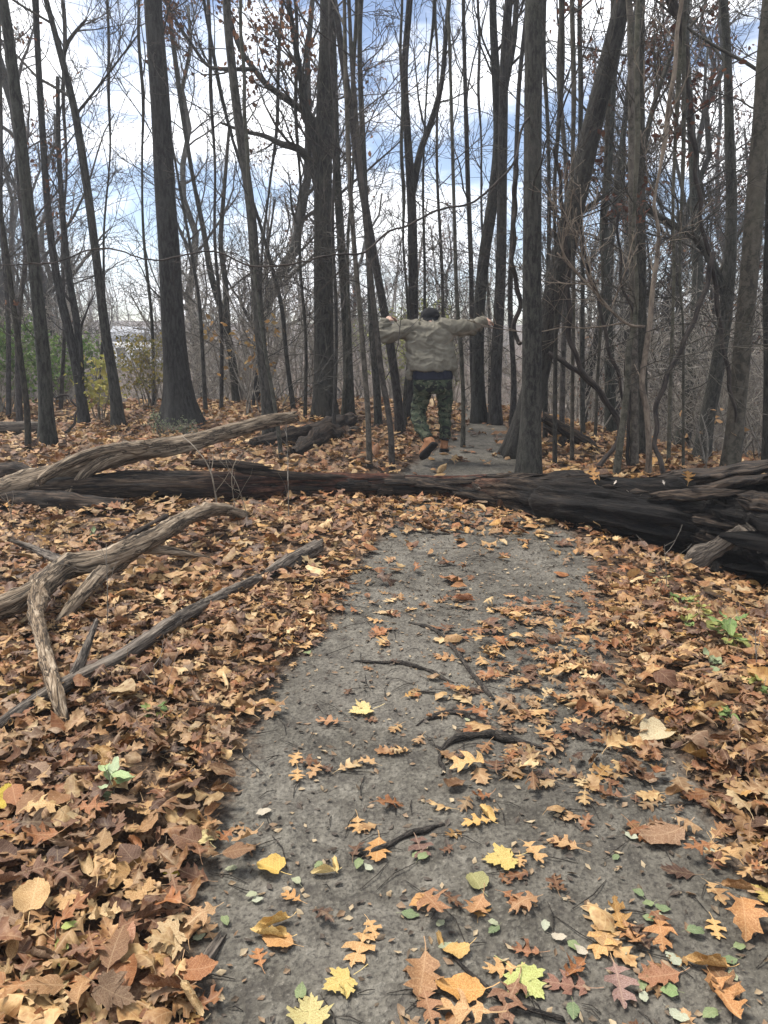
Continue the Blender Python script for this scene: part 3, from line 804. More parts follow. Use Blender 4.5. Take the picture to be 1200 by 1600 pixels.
tree('bent tree with two rising limbs right of the broad trunk', [(374, 650, 20), (362, 560, 15), (350, 500, 13), (330, 430, 12), (318, 360, 10), (300, 270, 8)], 11, M_MID, 10, 1.3, yb=14.5, n2=10,
     limbs=[(.4, [(356, 520, 12), (352, 440, 11), (345, 380, 10), (350, 300, 8), (358, 200, 6)])])
tree('crooked thin tree leaning left in front of the hazy slope', [(462, 655, 10), (448, 560, 8), (440, 480, 8), (420, 400, 7), (400, 330, 6), (370, 240, 5)], 9, M_DARK, 8, 1.2, yb=13.2, nb=10)
# --- centre
tree('stout dark upright trunk behind the cluster of slim stems', [(507, 655, 46), (506, 620, 38), (506, 540, 36), (505, 420, 35), (505, 280, 33), (508, 140, 31), (512, 0, 29)], 17, M_DARK, 32, 1.35, nb=6, t0=.45, low=5, buttress=.25,
     limbs=[(.6, [(504, 330, 20), (492, 270, 19), (470, 235, 16), (440, 225, 12), (412, 212, 9), (380, 205, 7), (345, 192, 4)]),
            (.8, [(503, 260, 18), (490, 190, 16), (462, 165, 14), (420, 135, 12), (395, 105, 11), (372, 70, 9), (356, 15, 7)]),
            (.9, [(398, 108, 8), (360, 108, 8), (326, 103, 7), (300, 70, 6), (262, 12, 5)]),
            (-.4, [(505, 300, 14), (480, 180, 13), (465, 90, 11), (450, 0, 9)])], leaves=(BROWN, .55, .08), lh=(3.5, 8), nl=3)
tree('knobbly slim trunk immediately right of the stout dark trunk', [(546, 652, 22), (544, 580, 19), (540, 480, 18), (533, 380, 16), (526, 260, 15), (522, 120, 13), (518, 0, 12)], 13, M_MID, 12, 1.25)
tree('slim pale pole with its foot behind the trunk, left of the pair', [(578, 729, 11), (575, 650, 10.5), (569, 570, 10), (562, 480, 9.5), (553, 380, 9), (545, 250, 8.5), (540, 110, 8), (538, 0, 7)], 9, M_PALE, 12, 1.12, nb=9, L1=(.8, 1.8))
tree('slim pale pole bending left, its foot nearest the jumping person', [(613, 733, 12), (611, 680, 11), (606, 640, 11), (597, 590, 11), (590, 530, 10.5), (583, 470, 10), (574, 380, 9.5), (562, 250, 9), (550, 100, 8), (545, 0, 7)], 9, M_PALE, 12, 1.12, nb=9, L1=(.8, 1.8))
tree('slanting grey trunk behind the bent person arm', [(627, 680, 20), (622, 630, 17), (614, 570, 16), (603, 500, 16), (590, 430, 15), (574, 340, 15), (556, 230, 14), (538, 110, 13), (522, 0, 12)], 12, M_MID, 14, 1.3)
tree('grey pole standing between the slim pale pole and the slanting trunk', [(592, 668, 15), (588, 600, 14), (582, 520, 14), (578, 430, 13), (572, 330, 12), (566, 200, 11), (562, 60, 9)], 12, M_MID, 12, 1.25)
tree('thin brown stem just left of the person hip', [(636, 672, 7), (632, 640, 7), (634, 600, 6), (640, 540, 6), (636, 460, 5), (630, 380, 4)], 6, M_MID, 8, 1.2, nb=5, yb=11, L1=(.5, 1.3))
tree('double trunk forking above and behind the person head', [(644, 660, 26), (645, 560, 21), (646, 470, 19), (645, 380, 18), (642, 290, 17), (636, 200, 14), (632, 110, 13), (640, 0, 12)], 14, M_DARK, 16, 1.3,
     limbs=[(.3, [(645, 300, 14), (656, 240, 13), (674, 190, 12), (690, 130, 10), (697, 50, 9), (704, -30, 8)])])
tree('very thin straight sapling just right of the person leg', [(723, 698, 9), (724, 640, 8), (721, 560, 8), (714, 470, 7.5), (711, 380, 7), (707, 230, 6.5), (703, 90, 6), (700, 0, 6)], 8, M_PALE, 10, 1.2, nb=8, L1=(.6, 1.5))
tree('thin dark sapling behind the person raised sleeve', [(742, 664, 11), (738, 560, 10), (736, 420, 9), (731, 280, 9), (727, 140, 8), (724, 0, 7)], 10, M_DARK, 10, 1.2, yb=13, nb=9)
tree('dark trunk bending right then forking, left of two by the path bend', [(750, 660, 34), (748, 630, 26), (747, 560, 22), (750, 470, 21), (758, 390, 21), (772, 300, 21), (779, 220, 20), (775, 120, 17), (770, 0, 14)], 14, M_DARK, 20, 1.3,
     limbs=[(.3, [(779, 190, 16), (790, 130, 14), (803, 60, 12), (808, -20, 10)])])
tree('straight dark trunk close against the forking one by the path bend', [(774, 663, 27), (774, 620, 22), (777, 540, 21), (782, 440, 20), (784, 340, 19), (786, 200, 18), (790, 60, 16)], 14, M_DARK, 18, 1.3)
tree('slim twisted trunk beside the root flare of the leaning trunk', [(800, 668, 14), (803, 600, 11), (800, 540, 10), (797, 470, 10), (800, 380, 9), (806, 260, 9), (812, 120, 8)], 11, M_MID, 10, 1.3, yb=11)
# --- right of the path
THICK = tree('straight thick trunk standing right behind the fallen trunk by the path', [(826, 752, 46), (828, 700, 42), (830, 640, 37), (831, 560, 36), (831, 440, 35), (832, 300, 34), (833, 150, 33), (834, 0, 32)], 15, M_MID, 40, 1.25, nb=6, t0=.5, low=7, buttress=.2)
tree('great dark trunk leaning to the right behind the straight thick one', [(806, 712, 50), (822, 660, 46), (838, 590, 44), (858, 500, 43), (880, 400, 43), (902, 300, 41), (926, 195, 38), (952, 90, 35), (974, 0, 32)], 15, M_DARK, 36, 1.3, nb=6, t0=.5, low=6, buttress=.45,
     limbs=[(.5, [(912, 330, 9), (935, 312, 8), (950, 305, 7), (940, 330, 7), (950, 350, 7)])])
tree('tall pale narrow trunk with a darker one tucked behind it', [(992, 735, 17), (991, 650, 15), (991, 520, 14), (988, 380, 14), (987, 200, 13), (985, 60, 12), (983, 0, 12)], 13, M_PALE, 14, 1.2, nb=10, leaves=(RUST, .5, .075), lh=(2.5, 7), nl=4)
tree('darker narrow trunk tucked just behind the tall pale one', [(1004, 715, 26), (1003, 640, 21), (1002, 520, 20), (1001, 380, 19), (1000, 220, 18), (1000, 80, 16), (1001, 0, 15)], 14, M_MID, 16, 1.3, leaves=(RUST, .6, .075), lh=(3.0, 8), nl=4, n2=11,
     limbs=[(.5, [(1002, 250, 12), (1020, 170, 10), (1040, 110, 9), (1062, 60, 7), (1090, 30, 5)])])
tree('crooked bleached thin trunk, palest of all, on the right side', [(1013, 746, 12), (1014, 700, 11), (1010, 640, 11), (1003, 600, 11), (1009, 550, 10.5), (1016, 500, 10), (1020, 450, 9), (1027, 400, 8), (1029, 360, 7), (1022, 320, 6), (1030, 270, 5)], 4.6, M_BLEACH, 14, 1.15, nb=6, t0=.4, low=2, n2=6, n3=3, L1=(.5, 1.2),
     limbs=[(.1, [(1008, 510, 5), (985, 508, 5), (960, 490, 5), (935, 462, 4.5), (900, 425, 4), (870, 395, 3)])])
tree('small tan trunk with a kink left of the crooked bleached one', [(962, 744, 14), (968, 700, 13), (975, 650, 12.5), (981, 590, 12), (982, 545, 11), (992, 505, 9), (995, 440, 7), (990, 360, 6)], 7, M_PALE, 12, 1.25, nb=8, L1=(.7, 1.6))
tree('thick pale trunk leaning right, nearest to the right photo edge', [(1138, 742, 36), (1146, 690, 33), (1153, 620, 32), (1161, 530, 32), (1171, 420, 33), (1181, 300, 33), (1191, 170, 32), (1200, 40, 31)], 13, M_PALE, 32, 1.2, nb=5, t0=.45, low=4, leaves=(RUST, .4, .075), lh=(3, 7), nl=4)
tree('grey trunk half hidden left of the thick pale leaning one', [(1092, 735, 34), (1104, 660, 28), (1120, 580, 26), (1132, 500, 25), (1140, 420, 23), (1143, 320, 20), (1140, 220, 18), (1136, 80, 15)], 12, M_MID, 18, 1.3, yb=9.8,
     limbs=[(.3, [(1136, 470, 18), (1112, 410, 17), (1085, 370, 15), (1050, 350, 13), (1010, 325, 11), (990, 300, 8)])])
tree('dark edge trunk cut by the right side of the photo', [(1203, 720, 22), (1202, 600, 20), (1200, 480, 19), (1203, 360, 18), (1206, 200, 16)], 11, M_DARK, 12, 1.3, yb=8.6)
tree('dark trunk slanting right among the thin poles behind', [(905, 690, 18), (918, 600, 16), (935, 520, 16), (950, 460, 15), (955, 380, 13), (962, 300, 12), (975, 200, 10)], 12, M_DARK, 12, 1.3, yb=13)
tree('straight dark trunk with a high fork behind the thin poles', [(955, 700, 24), (953, 600, 20), (950, 500, 18), (945, 400, 17), (944, 330, 15), (952, 250, 12), (960, 120, 10)], 12, M_DARK, 14, 1.3, yb=12,
     limbs=[(.3, [(945, 395, 12), (962, 350, 11), (972, 290, 10), (974, 200, 8)])])
tree('hazy fat trunk far down the slope below the vine', [(1060, 720, 30), (1075, 640, 25), (1085, 540, 23), (1090, 440, 21), (1086, 330, 18), (1080, 200, 15)], 14, M_MID, 16, 1.3, yb=14)
POLES = [(868, 725, 9, 866, 300), (878, 700, 11, 884, 260), (895, 718, 8, 893, 330), (912, 690, 10, 905, 280), (888, 672, 9, 880, 250), (930, 700, 7, 942, 350), (852, 700, 10, 856, 200), (1046, 722, 8, 1052, 300), (1070, 728, 6, 1062, 420), (898, 660, 12, 902, 200), (865, 665, 12, 860, 150), (922, 668, 9, 925, 220)]
PL = ['nearest the forked trunk', 'second from the forked trunk', 'third from the forked trunk', 'between two thicker grey poles', 'set back beside the forked trunk', 'in front of the slanting dark trunk', 'half hidden by the straight thick trunk', 'right of the crooked bleached trunk', 'under the hanging vine', 'set far back in the pole stand', 'glimpsed behind the leaning trunk', 'at the far side of the pole stand']
for i, (u, v, w, u2, v2) in enumerate(POLES):
    if i in (4, 9, 10, 11): continue          # too far back to tell from the trunks before them
    tree('thin straight grey pole tree ' + PL[i], [(u, v, w), (u + (u2 - u) * .3, v + (v2 - v) * .3, w * .9), (u + (u2 - u) * .7 + 3, v + (v2 - v) * .7, w * .8), (u2, v2, w * .7)], 9, M_PALE if i % 3 else M_MID, 8, 1.2, nb=8, L1=(.6, 1.6), n2=6, n3=4, group='thin pole trees on the right', yb=[8.2, 9.6, 8.4, 10.4, 11, 10, 9.8, 8.6, 8.2, 12, 12, 11.5][i])
SAP = [(655, 655, 6, 668, 120, 12.5), (690, 655, 7, 684, 100, 13), (765, 640, 6, 752, 220, 15), (476, 660, 7, 470, 300, 12), (520, 690, 8, 524, 200, 9.9), (533, 668, 8, 552, 260, 11.5), (240, 648, 7, 222, 250, 14), (92, 660, 8, 104, 260, 13), (150, 650, 6, 172, 240, 14), (345, 650, 8, 336, 260, 13), (392, 652, 7, 420, 300, 13.5), (12, 660, 10, 2, 200, 12)]
SL = ['above the person left shoulder', 'right behind the person collar', 'beyond the path bend', 'just left of the stout dark trunk', 'rising before the stout dark trunk', 'among the slim stems cluster', 'in the sky gap left of the broad trunk', 'behind the leftmost leaning trunk', 'behind the slanting dark trunk', 'just right of the broad trunk flare', 'leaning behind the pale footed trunk', 'by the green bush at the edge']
for i, (u, v, w, u2, v2, yb) in enumerate(SAP):
    tree('slender dark sapling ' + SL[i], [(u, v, w), (u + (u2 - u) * .35 + 4, v + (v2 - v) * .35, w * .9), (u + (u2 - u) * .7 - 3, v + (v2 - v) * .7, w * .75), (u2, v2, w * .6)], 9.5, M_MID if i % 2 else M_DARK, 8, 1.2, nb=10, L1=(.7, 2.0), n2=7, n3=4, group='slender saplings', yb=yb)

# --- vines and hanging dead stems
def vine(label, pts, mat=None, seed=1, rs=None):
    p = np.array([P(u, v, y) for u, v, w, y in pts]); r = np.array([w * .5 * y / F for u, v, w, y in pts])
    c = spline(np.column_stack([p, r]), 14 * len(pts))
    a = c[:, :3].copy(); k = np.arange(len(a))
    a[:, 0] += 0.012 * np.sin(k * .37 + seed); a[:, 1] += 0.012 * np.cos(k * .31 + seed)
    v, q, tt, g = tube(a - a[0], np.maximum(c[:, 3], .004), 8, wob=.2, seed=seed)
    o_ = mk('woody_vine', v, q, tt, mat or M_VINE, None, {'grain': g}); o_.location = tuple(a[0])
    return tag(o_, label, 'vine', 'woody vines hanging among the right trees')
vine('long dark vine hanging from the top right down to the bend', [(1036, -60, 12, 8.3), (1052, 10, 14, 8.3), (1066, 45, 10, 8.3), (1076, 150, 8, 8.3), (1086, 250, 7, 8.3), (1095, 330, 6, 8.3), (1102, 380, 7, 8.3), (1112, 400, 7, 8.3)], seed=1)
vine('dark vine slanting down left from the bend to the trunk', [(1112, 395, 8, 8.2), (1106, 440, 8, 8.1), (1080, 510, 8, 8.0), (1052, 570, 8, 7.9), (1030, 620, 8, 7.8), (1024, 680, 7, 7.7), (1030, 720, 8, 7.5), (1042, 752, 8, 7.4)], seed=2)
vine('dark vine dropping right of the bend toward the leaning pale trunk', [(1112, 395, 7, 8.2), (1120, 470, 7, 8.3), (1130, 540, 7, 8.3), (1142, 610, 6, 8.3), (1150, 660, 4, 8.3)], seed=3)
vine('thick black vine looping down beside the great leaning trunk', [(868, 230, 5, 8.0), (880, 330, 6, 8.0), (888, 430, 8, 8.0), (890, 520, 9, 8.0), (905, 570, 8, 8.0), (935, 610, 8, 8.0), (962, 650, 8, 8.0), (966, 690, 8, 8.0), (945, 715, 8, 7.9), (928, 742, 8, 7.8)], seed=4)
vine('black vine running from the leaning trunk down to the loop', [(858, 552, 8, 8.3), (890, 572, 8, 8.2), (925, 600, 8, 8.2), (955, 640, 7, 8.2), (966, 660, 6, 8.1)], seed=5)
vine('short zigzag black vine left of the straight thick trunk', [(806, 250, 6, 8.4), (803, 360, 7, 8.4), (801, 420, 7, 8.4), (812, 465, 7, 8.4), (804, 512, 7, 8.4), (808, 535, 6, 8.4), (816, 536, 5, 8.3)], seed=6)
vine('thin dark vine crossing behind the small tan trunk', [(908, 380, 4, 8.6), (935, 470, 5, 8.6), (950, 540, 6, 8.5), (970, 600, 5, 8.5), (975, 640, 4, 8.5)], seed=7)
vine('dark sapling bow arching to the ground left of the thick trunk', [(86, 622, 4, 9.6), (105, 618, 4, 9.6), (120, 640, 4, 9.5), (112, 668, 4, 9.4), (100, 676, 4, 9.3)], seed=8)
vine('upright dark vine just right of the small tan trunk', [(985, 745, 6, 8.0), (980, 690, 6, 8.0), (984, 640, 5, 8.0), (978, 560, 5, 8.0), (990, 500, 4, 8.0), (972, 440, 4, 8.0), (965, 330, 4, 8.0)], seed=9)
# long thin drooping branch of the straight thick tree, reaching across the view
DB = [(838, 172, 4, 7.55), (815, 205, 3.6, 7.4), (800, 262, 3.2, 7.2), (740, 318, 3.2, 7.0), (690, 330, 3, 6.9), (640, 358, 3, 6.8), (605, 372, 3, 6.7), (568, 402, 3, 6.6), (520, 404, 2.8, 6.5), (470, 418, 2.6, 6.4), (400, 424, 2.5, 6.3), (330, 402, 2.5, 6.3), (240, 414, 2.3, 6.2), (160, 398, 2.2, 6.2), (90, 416, 2, 6.1), (-30, 420, 1.6, 6.0)]
dbp = np.array([np.append(P(u, v, y), w * .5 * y / F) for u, v, w, y in DB]); dbc = spline(dbp, 120)
rng = np.random.default_rng(44)
dbc[:, 2] += .012 * np.cumsum(rng.normal(size=120)) * .35
torg = np.array(THICK.location)
vv_, qq_, tt_, gg_ = tube(dbc[:, :3] - torg, dbc[:, 3], 6, cap=False)
p1, r1, l1 = grow(rng, (dbc[:, :3] - torg)[None], dbc[:, 3][None], 22, .05, 1, (.25, 1.1), (25, 65), .03, .14, 8, .55, .003)
p2, r2, l2 = grow(rng, p1, r1, 4, .2, 1, (.3, .6), (25, 60), .02, .14, 5, .6, .0022, l1)
vv_, qq_, tt_, gg_ = join([(vv_, qq_, tt_, gg_), tube(p1, r1, 4, cap=False), tube(p2, r2, 3, cap=False)])
mk('drooping_branch', vv_, qq_, None, M_VINE, THICK, {'grain': gg_})

# --- low shrubs with late leaves
def shrub(name, label, u, v, y, h, spread, cols, n, size, seed, stems=7, bark=None):
    rng = np.random.default_rng(seed)
    p0 = P(u, v, y); p0[2] = hgt(p0[0], p0[1]) - 0.03
    e = empty(name, tuple(p0)); tag(e, label, 'shrub', 'late leafed shrubs')
    d = rng.normal(size=(stems, 3)) * np.array([spread, spread, 0]) / h; d[:, 2] = 1; d = nrm(d)
    pts = np.zeros((stems, 6, 3)); pts[:, 0] = rng.normal(size=(stems, 3)) * np.array([.08, .08, 0])
    for k in range(1, 6):
        pts[:, k] = pts[:, k - 1] + d * h / 5 * rng.uniform(.8, 1.1, (stems, 1)); d = nrm(d + rng.normal(size=d.shape) * .12)
    R_ = np.tile(np.linspace(.014, .004, 6), (stems, 1))
    p2, r2, l2 = grow(rng, pts, R_, 8, .2, 1, (h * .25, h * .5), (30, 70), .05, .15, 5, .5, .003)
    p3, r3, l3 = grow(rng, p2, r2, 4, .2, 1, (.4, .7), (30, 60), .02, .15, 4, .6, .002, l2)
    v_, q_, t_, g_ = mesh_sets([(pts, R_, 5), (p2, r2, 3), (p3, r3, 3)])
    mk('stem', v_, q_, t_, bark or M_BRUSH, e, {'grain': g_})
    E = np.concatenate([p3[:, -1], p3[:, 2], p2[:, -1]])
    E = E[rng.integers(0, len(E), n)]
    lv, lt, lc_ = leaf_sprays(rng, E, 2, size, cols, size * .8, .1)
    mk('foliage', lv, None, lt, m_hang, e, {'tint': lc_}, smooth_=False)
GREEN = [(.10, .17, .045), (.07, .13, .035), (.15, .22, .06)]
YEL = [(.36, .33, .08), (.30, .30, .08), (.42, .36, .11)]
OLV = [(.20, .17, .04), (.26, .20, .05), (.14, .14, .04)]
ORG = [(.34, .20, .07), (.30, .17, .06), (.38, .25, .09)]
shrub('green_bush', 'leafy green bush at the left edge behind the thin saplings', 5, 655, 12.5, 1.5, .7, GREEN, 1500, .07, 31, 14)
shrub('green_bush', 'small green bush filling the gap beside the leftmost leaning trunk', 100, 655, 14, 1.3, .6, GREEN, 700, .07, 32, 10)
shrub('yellow_sapling', 'yellow green leafed sapling between the slanting trunks', 152, 660, 12.0, .95, .45, YEL, 160, .09, 33, 6)
shrub('olive_shrub', 'olive yellow shrub just left of the broad trunk', 236, 652, 13.5, 1.25, .4, OLV, 520, .06, 34, 9)
shrub('orange_leaf_sapling', 'sapling with a few golden leaves near the pale footed trunk', 392, 655, 12.5, 1.6, .35, ORG, 45, .10, 35, 4)
shrub('orange_leaf_sapling', 'tiny sapling with three pale orange leaves on the right', 1105, 735, 8.6, .75, .22, [(.55, .33, .16)], 5, .10, 36, 3)
shrub('grey_green_shrub', 'low grey green twiggy shrub at the foot of the broad trunk', 268, 682, 10.4, .35, .5, [(.16, .19, .11), (.2, .22, .14)], 200, .035, 37, 10)
shrub('pale_green_bush', 'pale green bush glimpsed behind the slim stems and person', 640, 640, 17, 2.2, .9, [(.25, .28, .09), (.32, .33, .12)], 700, .08, 38, 10)

# --- trees set back from the knoll: six kinds, copied
rngp = np.random.default_rng(77)
PROTO = []
for k in range(7):
    rng = np.random.default_rng(900 + k)
    H = rng.uniform(9, 14); r0 = rng.uniform(.07, .15)
    zz = np.linspace(0, 1, 14)
    ax = np.column_stack([np.cumsum(rng.normal(size=14) * .14), np.cumsum(rng.normal(size=14) * .14), zz * H - .3])
    ax[:, :2] -= ax[0, :2]
    R_ = r0 * (1 - .85 * zz) + .012; R_[0] *= 1.35
    ss, ee = crown_parts(rng, ax, R_, H, 24, .12, (1.4, 4.0), 11, 8, (26, 62), low=5, rm=.0072)
    PROTO.append((tube(ax, R_, 10, wob=.06, seed=k), mesh_sets(ss), ee))
protos = []
for k, (tk, cr, ee) in enumerate(PROTO):
    mt = [M_MID, M_DARK, M_MID, M_PALE, M_MID, M_DARK, M_MID][k]
    a = mk('trunk', tk[0], tk[1], tk[2], mt, None, {'grain': tk[3]}); c = mk('crown', cr[0], cr[1], cr[2], M_TWIG, None, {'grain': cr[3]})
    lf = None
    if k in (1, 4):
        rng = np.random.default_rng(k); E = ee[:, -1]; E = E[rng.random(len(E)) < .25]
        lv, lt, lc_ = leaf_sprays(rng, E, 2, .11, BROWN if k == 1 else RUST)
        lf = mk('withered_leaves', lv, None, lt, m_hang, None, {'tint': lc_}, smooth_=False)
    protos.append((a, c, lf))
spots, tries = [], 0
while len(spots) < 34 and tries < 4000:
    tries += 1
    y = rngp.uniform(14.5, 40); x = rngp.uniform(-.62, .62) * y
    if any((x - a) ** 2 + (y - b_) ** 2 < 2.2 for a, b_ in spots):
        continue
    uu = 600 + x / y * 1240
    if (130 < uu < 235 and rngp.random() < .6) or (480 < uu < 980 and rngp.random() < .5):
        continue
    spots.append((x, y))
spots.sort(key=lambda s: s[1])
used = set()
for i, (x, y) in enumerate(spots):
    k = i % 7
    e = empty('background_tree', (x, y, hgt(x, y)))
    side = 'left' if x < -2.5 else ('right' if x > 3.0 else 'middle')
    look = ['grey brown', 'dark', 'grey brown', 'pale grey', 'grey brown', 'dark', 'grey brown'][k] + (' tree holding withered leaves' if k in (1, 4) else ' bare tree')
    far = 'just below the crest' if y < 21 else ('halfway down the slope' if y < 30 else 'deep in the hollow')
    tag(e, look + ' ' + far + ' ' + {'left': 'on the left', 'right': 'beyond the right hand trunks', 'middle': 'behind the person'}[side], 'tree', 'trees down the slope, ' + side)
    e.rotation_euler = (rngp.normal() * .04, rngp.normal() * .04, rngp.uniform(0, 6.28))
    s = rngp.uniform(.8, 1.25); e.scale = (s, s, s)
    for src in protos[k]:
        if src is None: continue
        if k not in used:
            src.parent = e
        else:
            c = src.copy(); COL.objects.link(c); c.parent = e
    used.add(k)

# --- the far wood and the brush: nobody could count these
def scatter(templates, spots_, rng, smin, smax):
    V_, Q_, G_, k = [], [], [], 0
    for (x, y, z) in spots_:
        v, q, t_, g_ = templates[rng.integers(0, len(templates))]
        a = rng.uniform(0, 6.28); s = rng.uniform(smin, smax)
        ca, sa = math.cos(a) * s, math.sin(a) * s
        w = np.column_stack([v[:, 0] * ca - v[:, 1] * sa + x, v[:, 0] * sa + v[:, 1] * ca + y, v[:, 2] * s + z])
        V_.append(w); Q_.append(q + k); G_.append(g_ + rng.random(3) * 9); k += len(v)
    return np.concatenate(V_), np.concatenate(Q_), np.concatenate(G_)
FT = []
for k in range(6):
    rng = np.random.default_rng(300 + k); H = rng.uniform(8, 13)
    zz = np.linspace(0, 1, 7)
    ax = np.column_stack([np.cumsum(rng.normal(size=7) * .25), np.cumsum(rng.normal(size=7) * .25), zz * H - .4])
    R_ = rng.uniform(.10, .17) * (1 - .85 * zz) + .015
    p1, r1, l1 = grow(rng, ax[None], R_[None], 22, .10, 1, (1.4, 3.6), (28, 60), .1, .12, 5, .5, .022)
    p2, r2, l2 = grow(rng, p1, r1, 7, .15, 1, (.4, .75), (25, 60), .05, .12, 3, .6, .015, l1)
    FT.append(join([tube(ax, R_, 6, cap=False), tube(p1, r1, 3, cap=False), tube(p2, r2, 3, cap=False)]))
rng = np.random.default_rng(5)
sp = []
while len(sp) < 190:
    y = rng.uniform(38, 135); x = rng.uniform(-.68, .68) * y
    uu = 600 + x / y * 1240
    if (180 < uu < 250 and y < 95) or (uu < 120 and 60 < y < 95 and rng.random() < .5): continue
    sp.append((x, y, hgt(x, y)))
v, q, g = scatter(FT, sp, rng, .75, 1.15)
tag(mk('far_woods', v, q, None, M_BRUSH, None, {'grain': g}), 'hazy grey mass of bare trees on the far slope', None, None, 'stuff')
BT = []
for k in range(6):
    rng = np.random.default_rng(350 + k); ns = 6
    h_ = rng.uniform(1.6, 3.4)
    d = rng.normal(size=(ns, 3)) * .38; d[:, 2] = 1; d = nrm(d)
    pts = np.zeros((ns, 6, 3)); pts[:, 0, :2] = rng.normal(size=(ns, 2)) * .25; pts[:, 0, 2] = -.1
    for j in range(1, 6):
        pts[:, j] = pts[:, j - 1] + d * h_ / 5; d = nrm(d + rng.normal(size=d.shape) * .16 + np.array([0, 0, .03]))
    R_ = np.tile(np.linspace(.013, .005, 6), (ns, 1))
    p2, r2, l2 = grow(rng, pts, R_, 7, .15, 1, (h_ * .2, h_ * .5), (30, 75), .03, .2, 3, .6, .0055)
    p3, r3, l3 = grow(rng, p2, r2, 4, .2, 1, (.4, .8), (30, 70), .0, .2, 2, .6, .0045, l2)
    BT.append(join([tube(pts, R_, 4, cap=False), tube(p2, r2, 3, cap=False), tube(p3, r3, 3, cap=False)]))
sp = []
rng = np.random.default_rng(6)
while len(sp) < 260:
    y = 11.0 + 34 * rng.random() ** 1.3; x = rng.uniform(-.62, .62) * y
    uu = 600 + x / y * 1240
    edge = 14.2 if x < 1.2 else 10.8
    if y < edge or (rng.random() < .25 and x < 0): continue
    if 560 < uu < 800 and rng.random() < .4: continue
    sp.append((x, y, hgt(x, y)))
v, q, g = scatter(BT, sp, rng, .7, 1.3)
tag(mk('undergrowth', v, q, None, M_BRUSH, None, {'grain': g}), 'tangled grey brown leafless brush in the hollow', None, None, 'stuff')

# --- a pale house glimpsed far off through the gap on the left
m_wh, t, b, o = mat_new('white_painted_boards'); b.inputs['Base Color'].default_value = (.78, .79, .80, 1)
bump(t, b, noise(t, mapped(t, N(t, 'ShaderNodeTexCoord').outputs['Object'], (1, 1, 9)), 4.0, 2), .3, .03)
m_rf, t, b, o = mat_new('grey_roof_shingles'); L(t, ramp(t, noise(t, N(t, 'ShaderNodeTexCoord').outputs['Object'], 6, 4), [(.35, (.22, .23, .25)), (.65, (.34, .35, .37))]), b.inputs['Base Color'])
m_gl, t, b, o = mat_new('dark_window_glass'); b.inputs['Base Color'].default_value = (.03, .035, .045, 1); b.inputs['Roughness'].default_value = .1
def box(name, a, c, mat, parent):
    (x0, y0, z0), (x1, y1, z1) = a, c
    v_ = [(x, y, z) for x in (x0, x1) for y in (y0, y1) for z in (z0, z1)]
    return mk(name, v_, [(0, 1, 3, 2), (4, 6, 7, 5), (0, 4, 5, 1), (2, 3, 7, 6), (0, 2, 6, 4), (1, 5, 7, 3)], None, mat, parent, None, False)
for (hx, hy, w_, lab) in ((-25.0, 80.0, 6.0, 'small white house far off in the gap left of the broad trunk'), (-40.5, 92.0, 7.0, 'far white house behind the leftmost leaning trunk')):
    hz_ = float(hgt(hx, hy)); e = empty('white_house', (hx, hy, hz_)); tag(e, lab, 'house')
    box('wall', (-w_ / 2, 0, -.5), (w_ / 2, 5, 2.5), m_wh, e)
    zr = 2.52
    mk('roof', [(-w_ / 2 - .3, -.3, zr), (w_ / 2 + .3, -.3, zr), (w_ / 2 + .3, 5.3, zr), (-w_ / 2 - .3, 5.3, zr), (-w_ / 2 - .3, 2.5, zr + 1.5), (w_ / 2 + .3, 2.5, zr + 1.5)], [(0, 1, 5, 4), (2, 3, 4, 5), (0, 3, 2, 1)], [(0, 4, 3), (1, 2, 5)], m_rf, e, None, False)
    for wx in (-w_ * .3, w_ * .3):
        wn = box('window', (wx - .5, -.06, .9), (wx + .5, .02, 2.0), m_wh, e)
        box('pane', (wx - .42, -.08, .98), (wx + .42, -.062, 1.92), m_gl, wn)
    box('door', (-.45, -.06, -.3), (.45, .02, 1.8), m_rf, e)
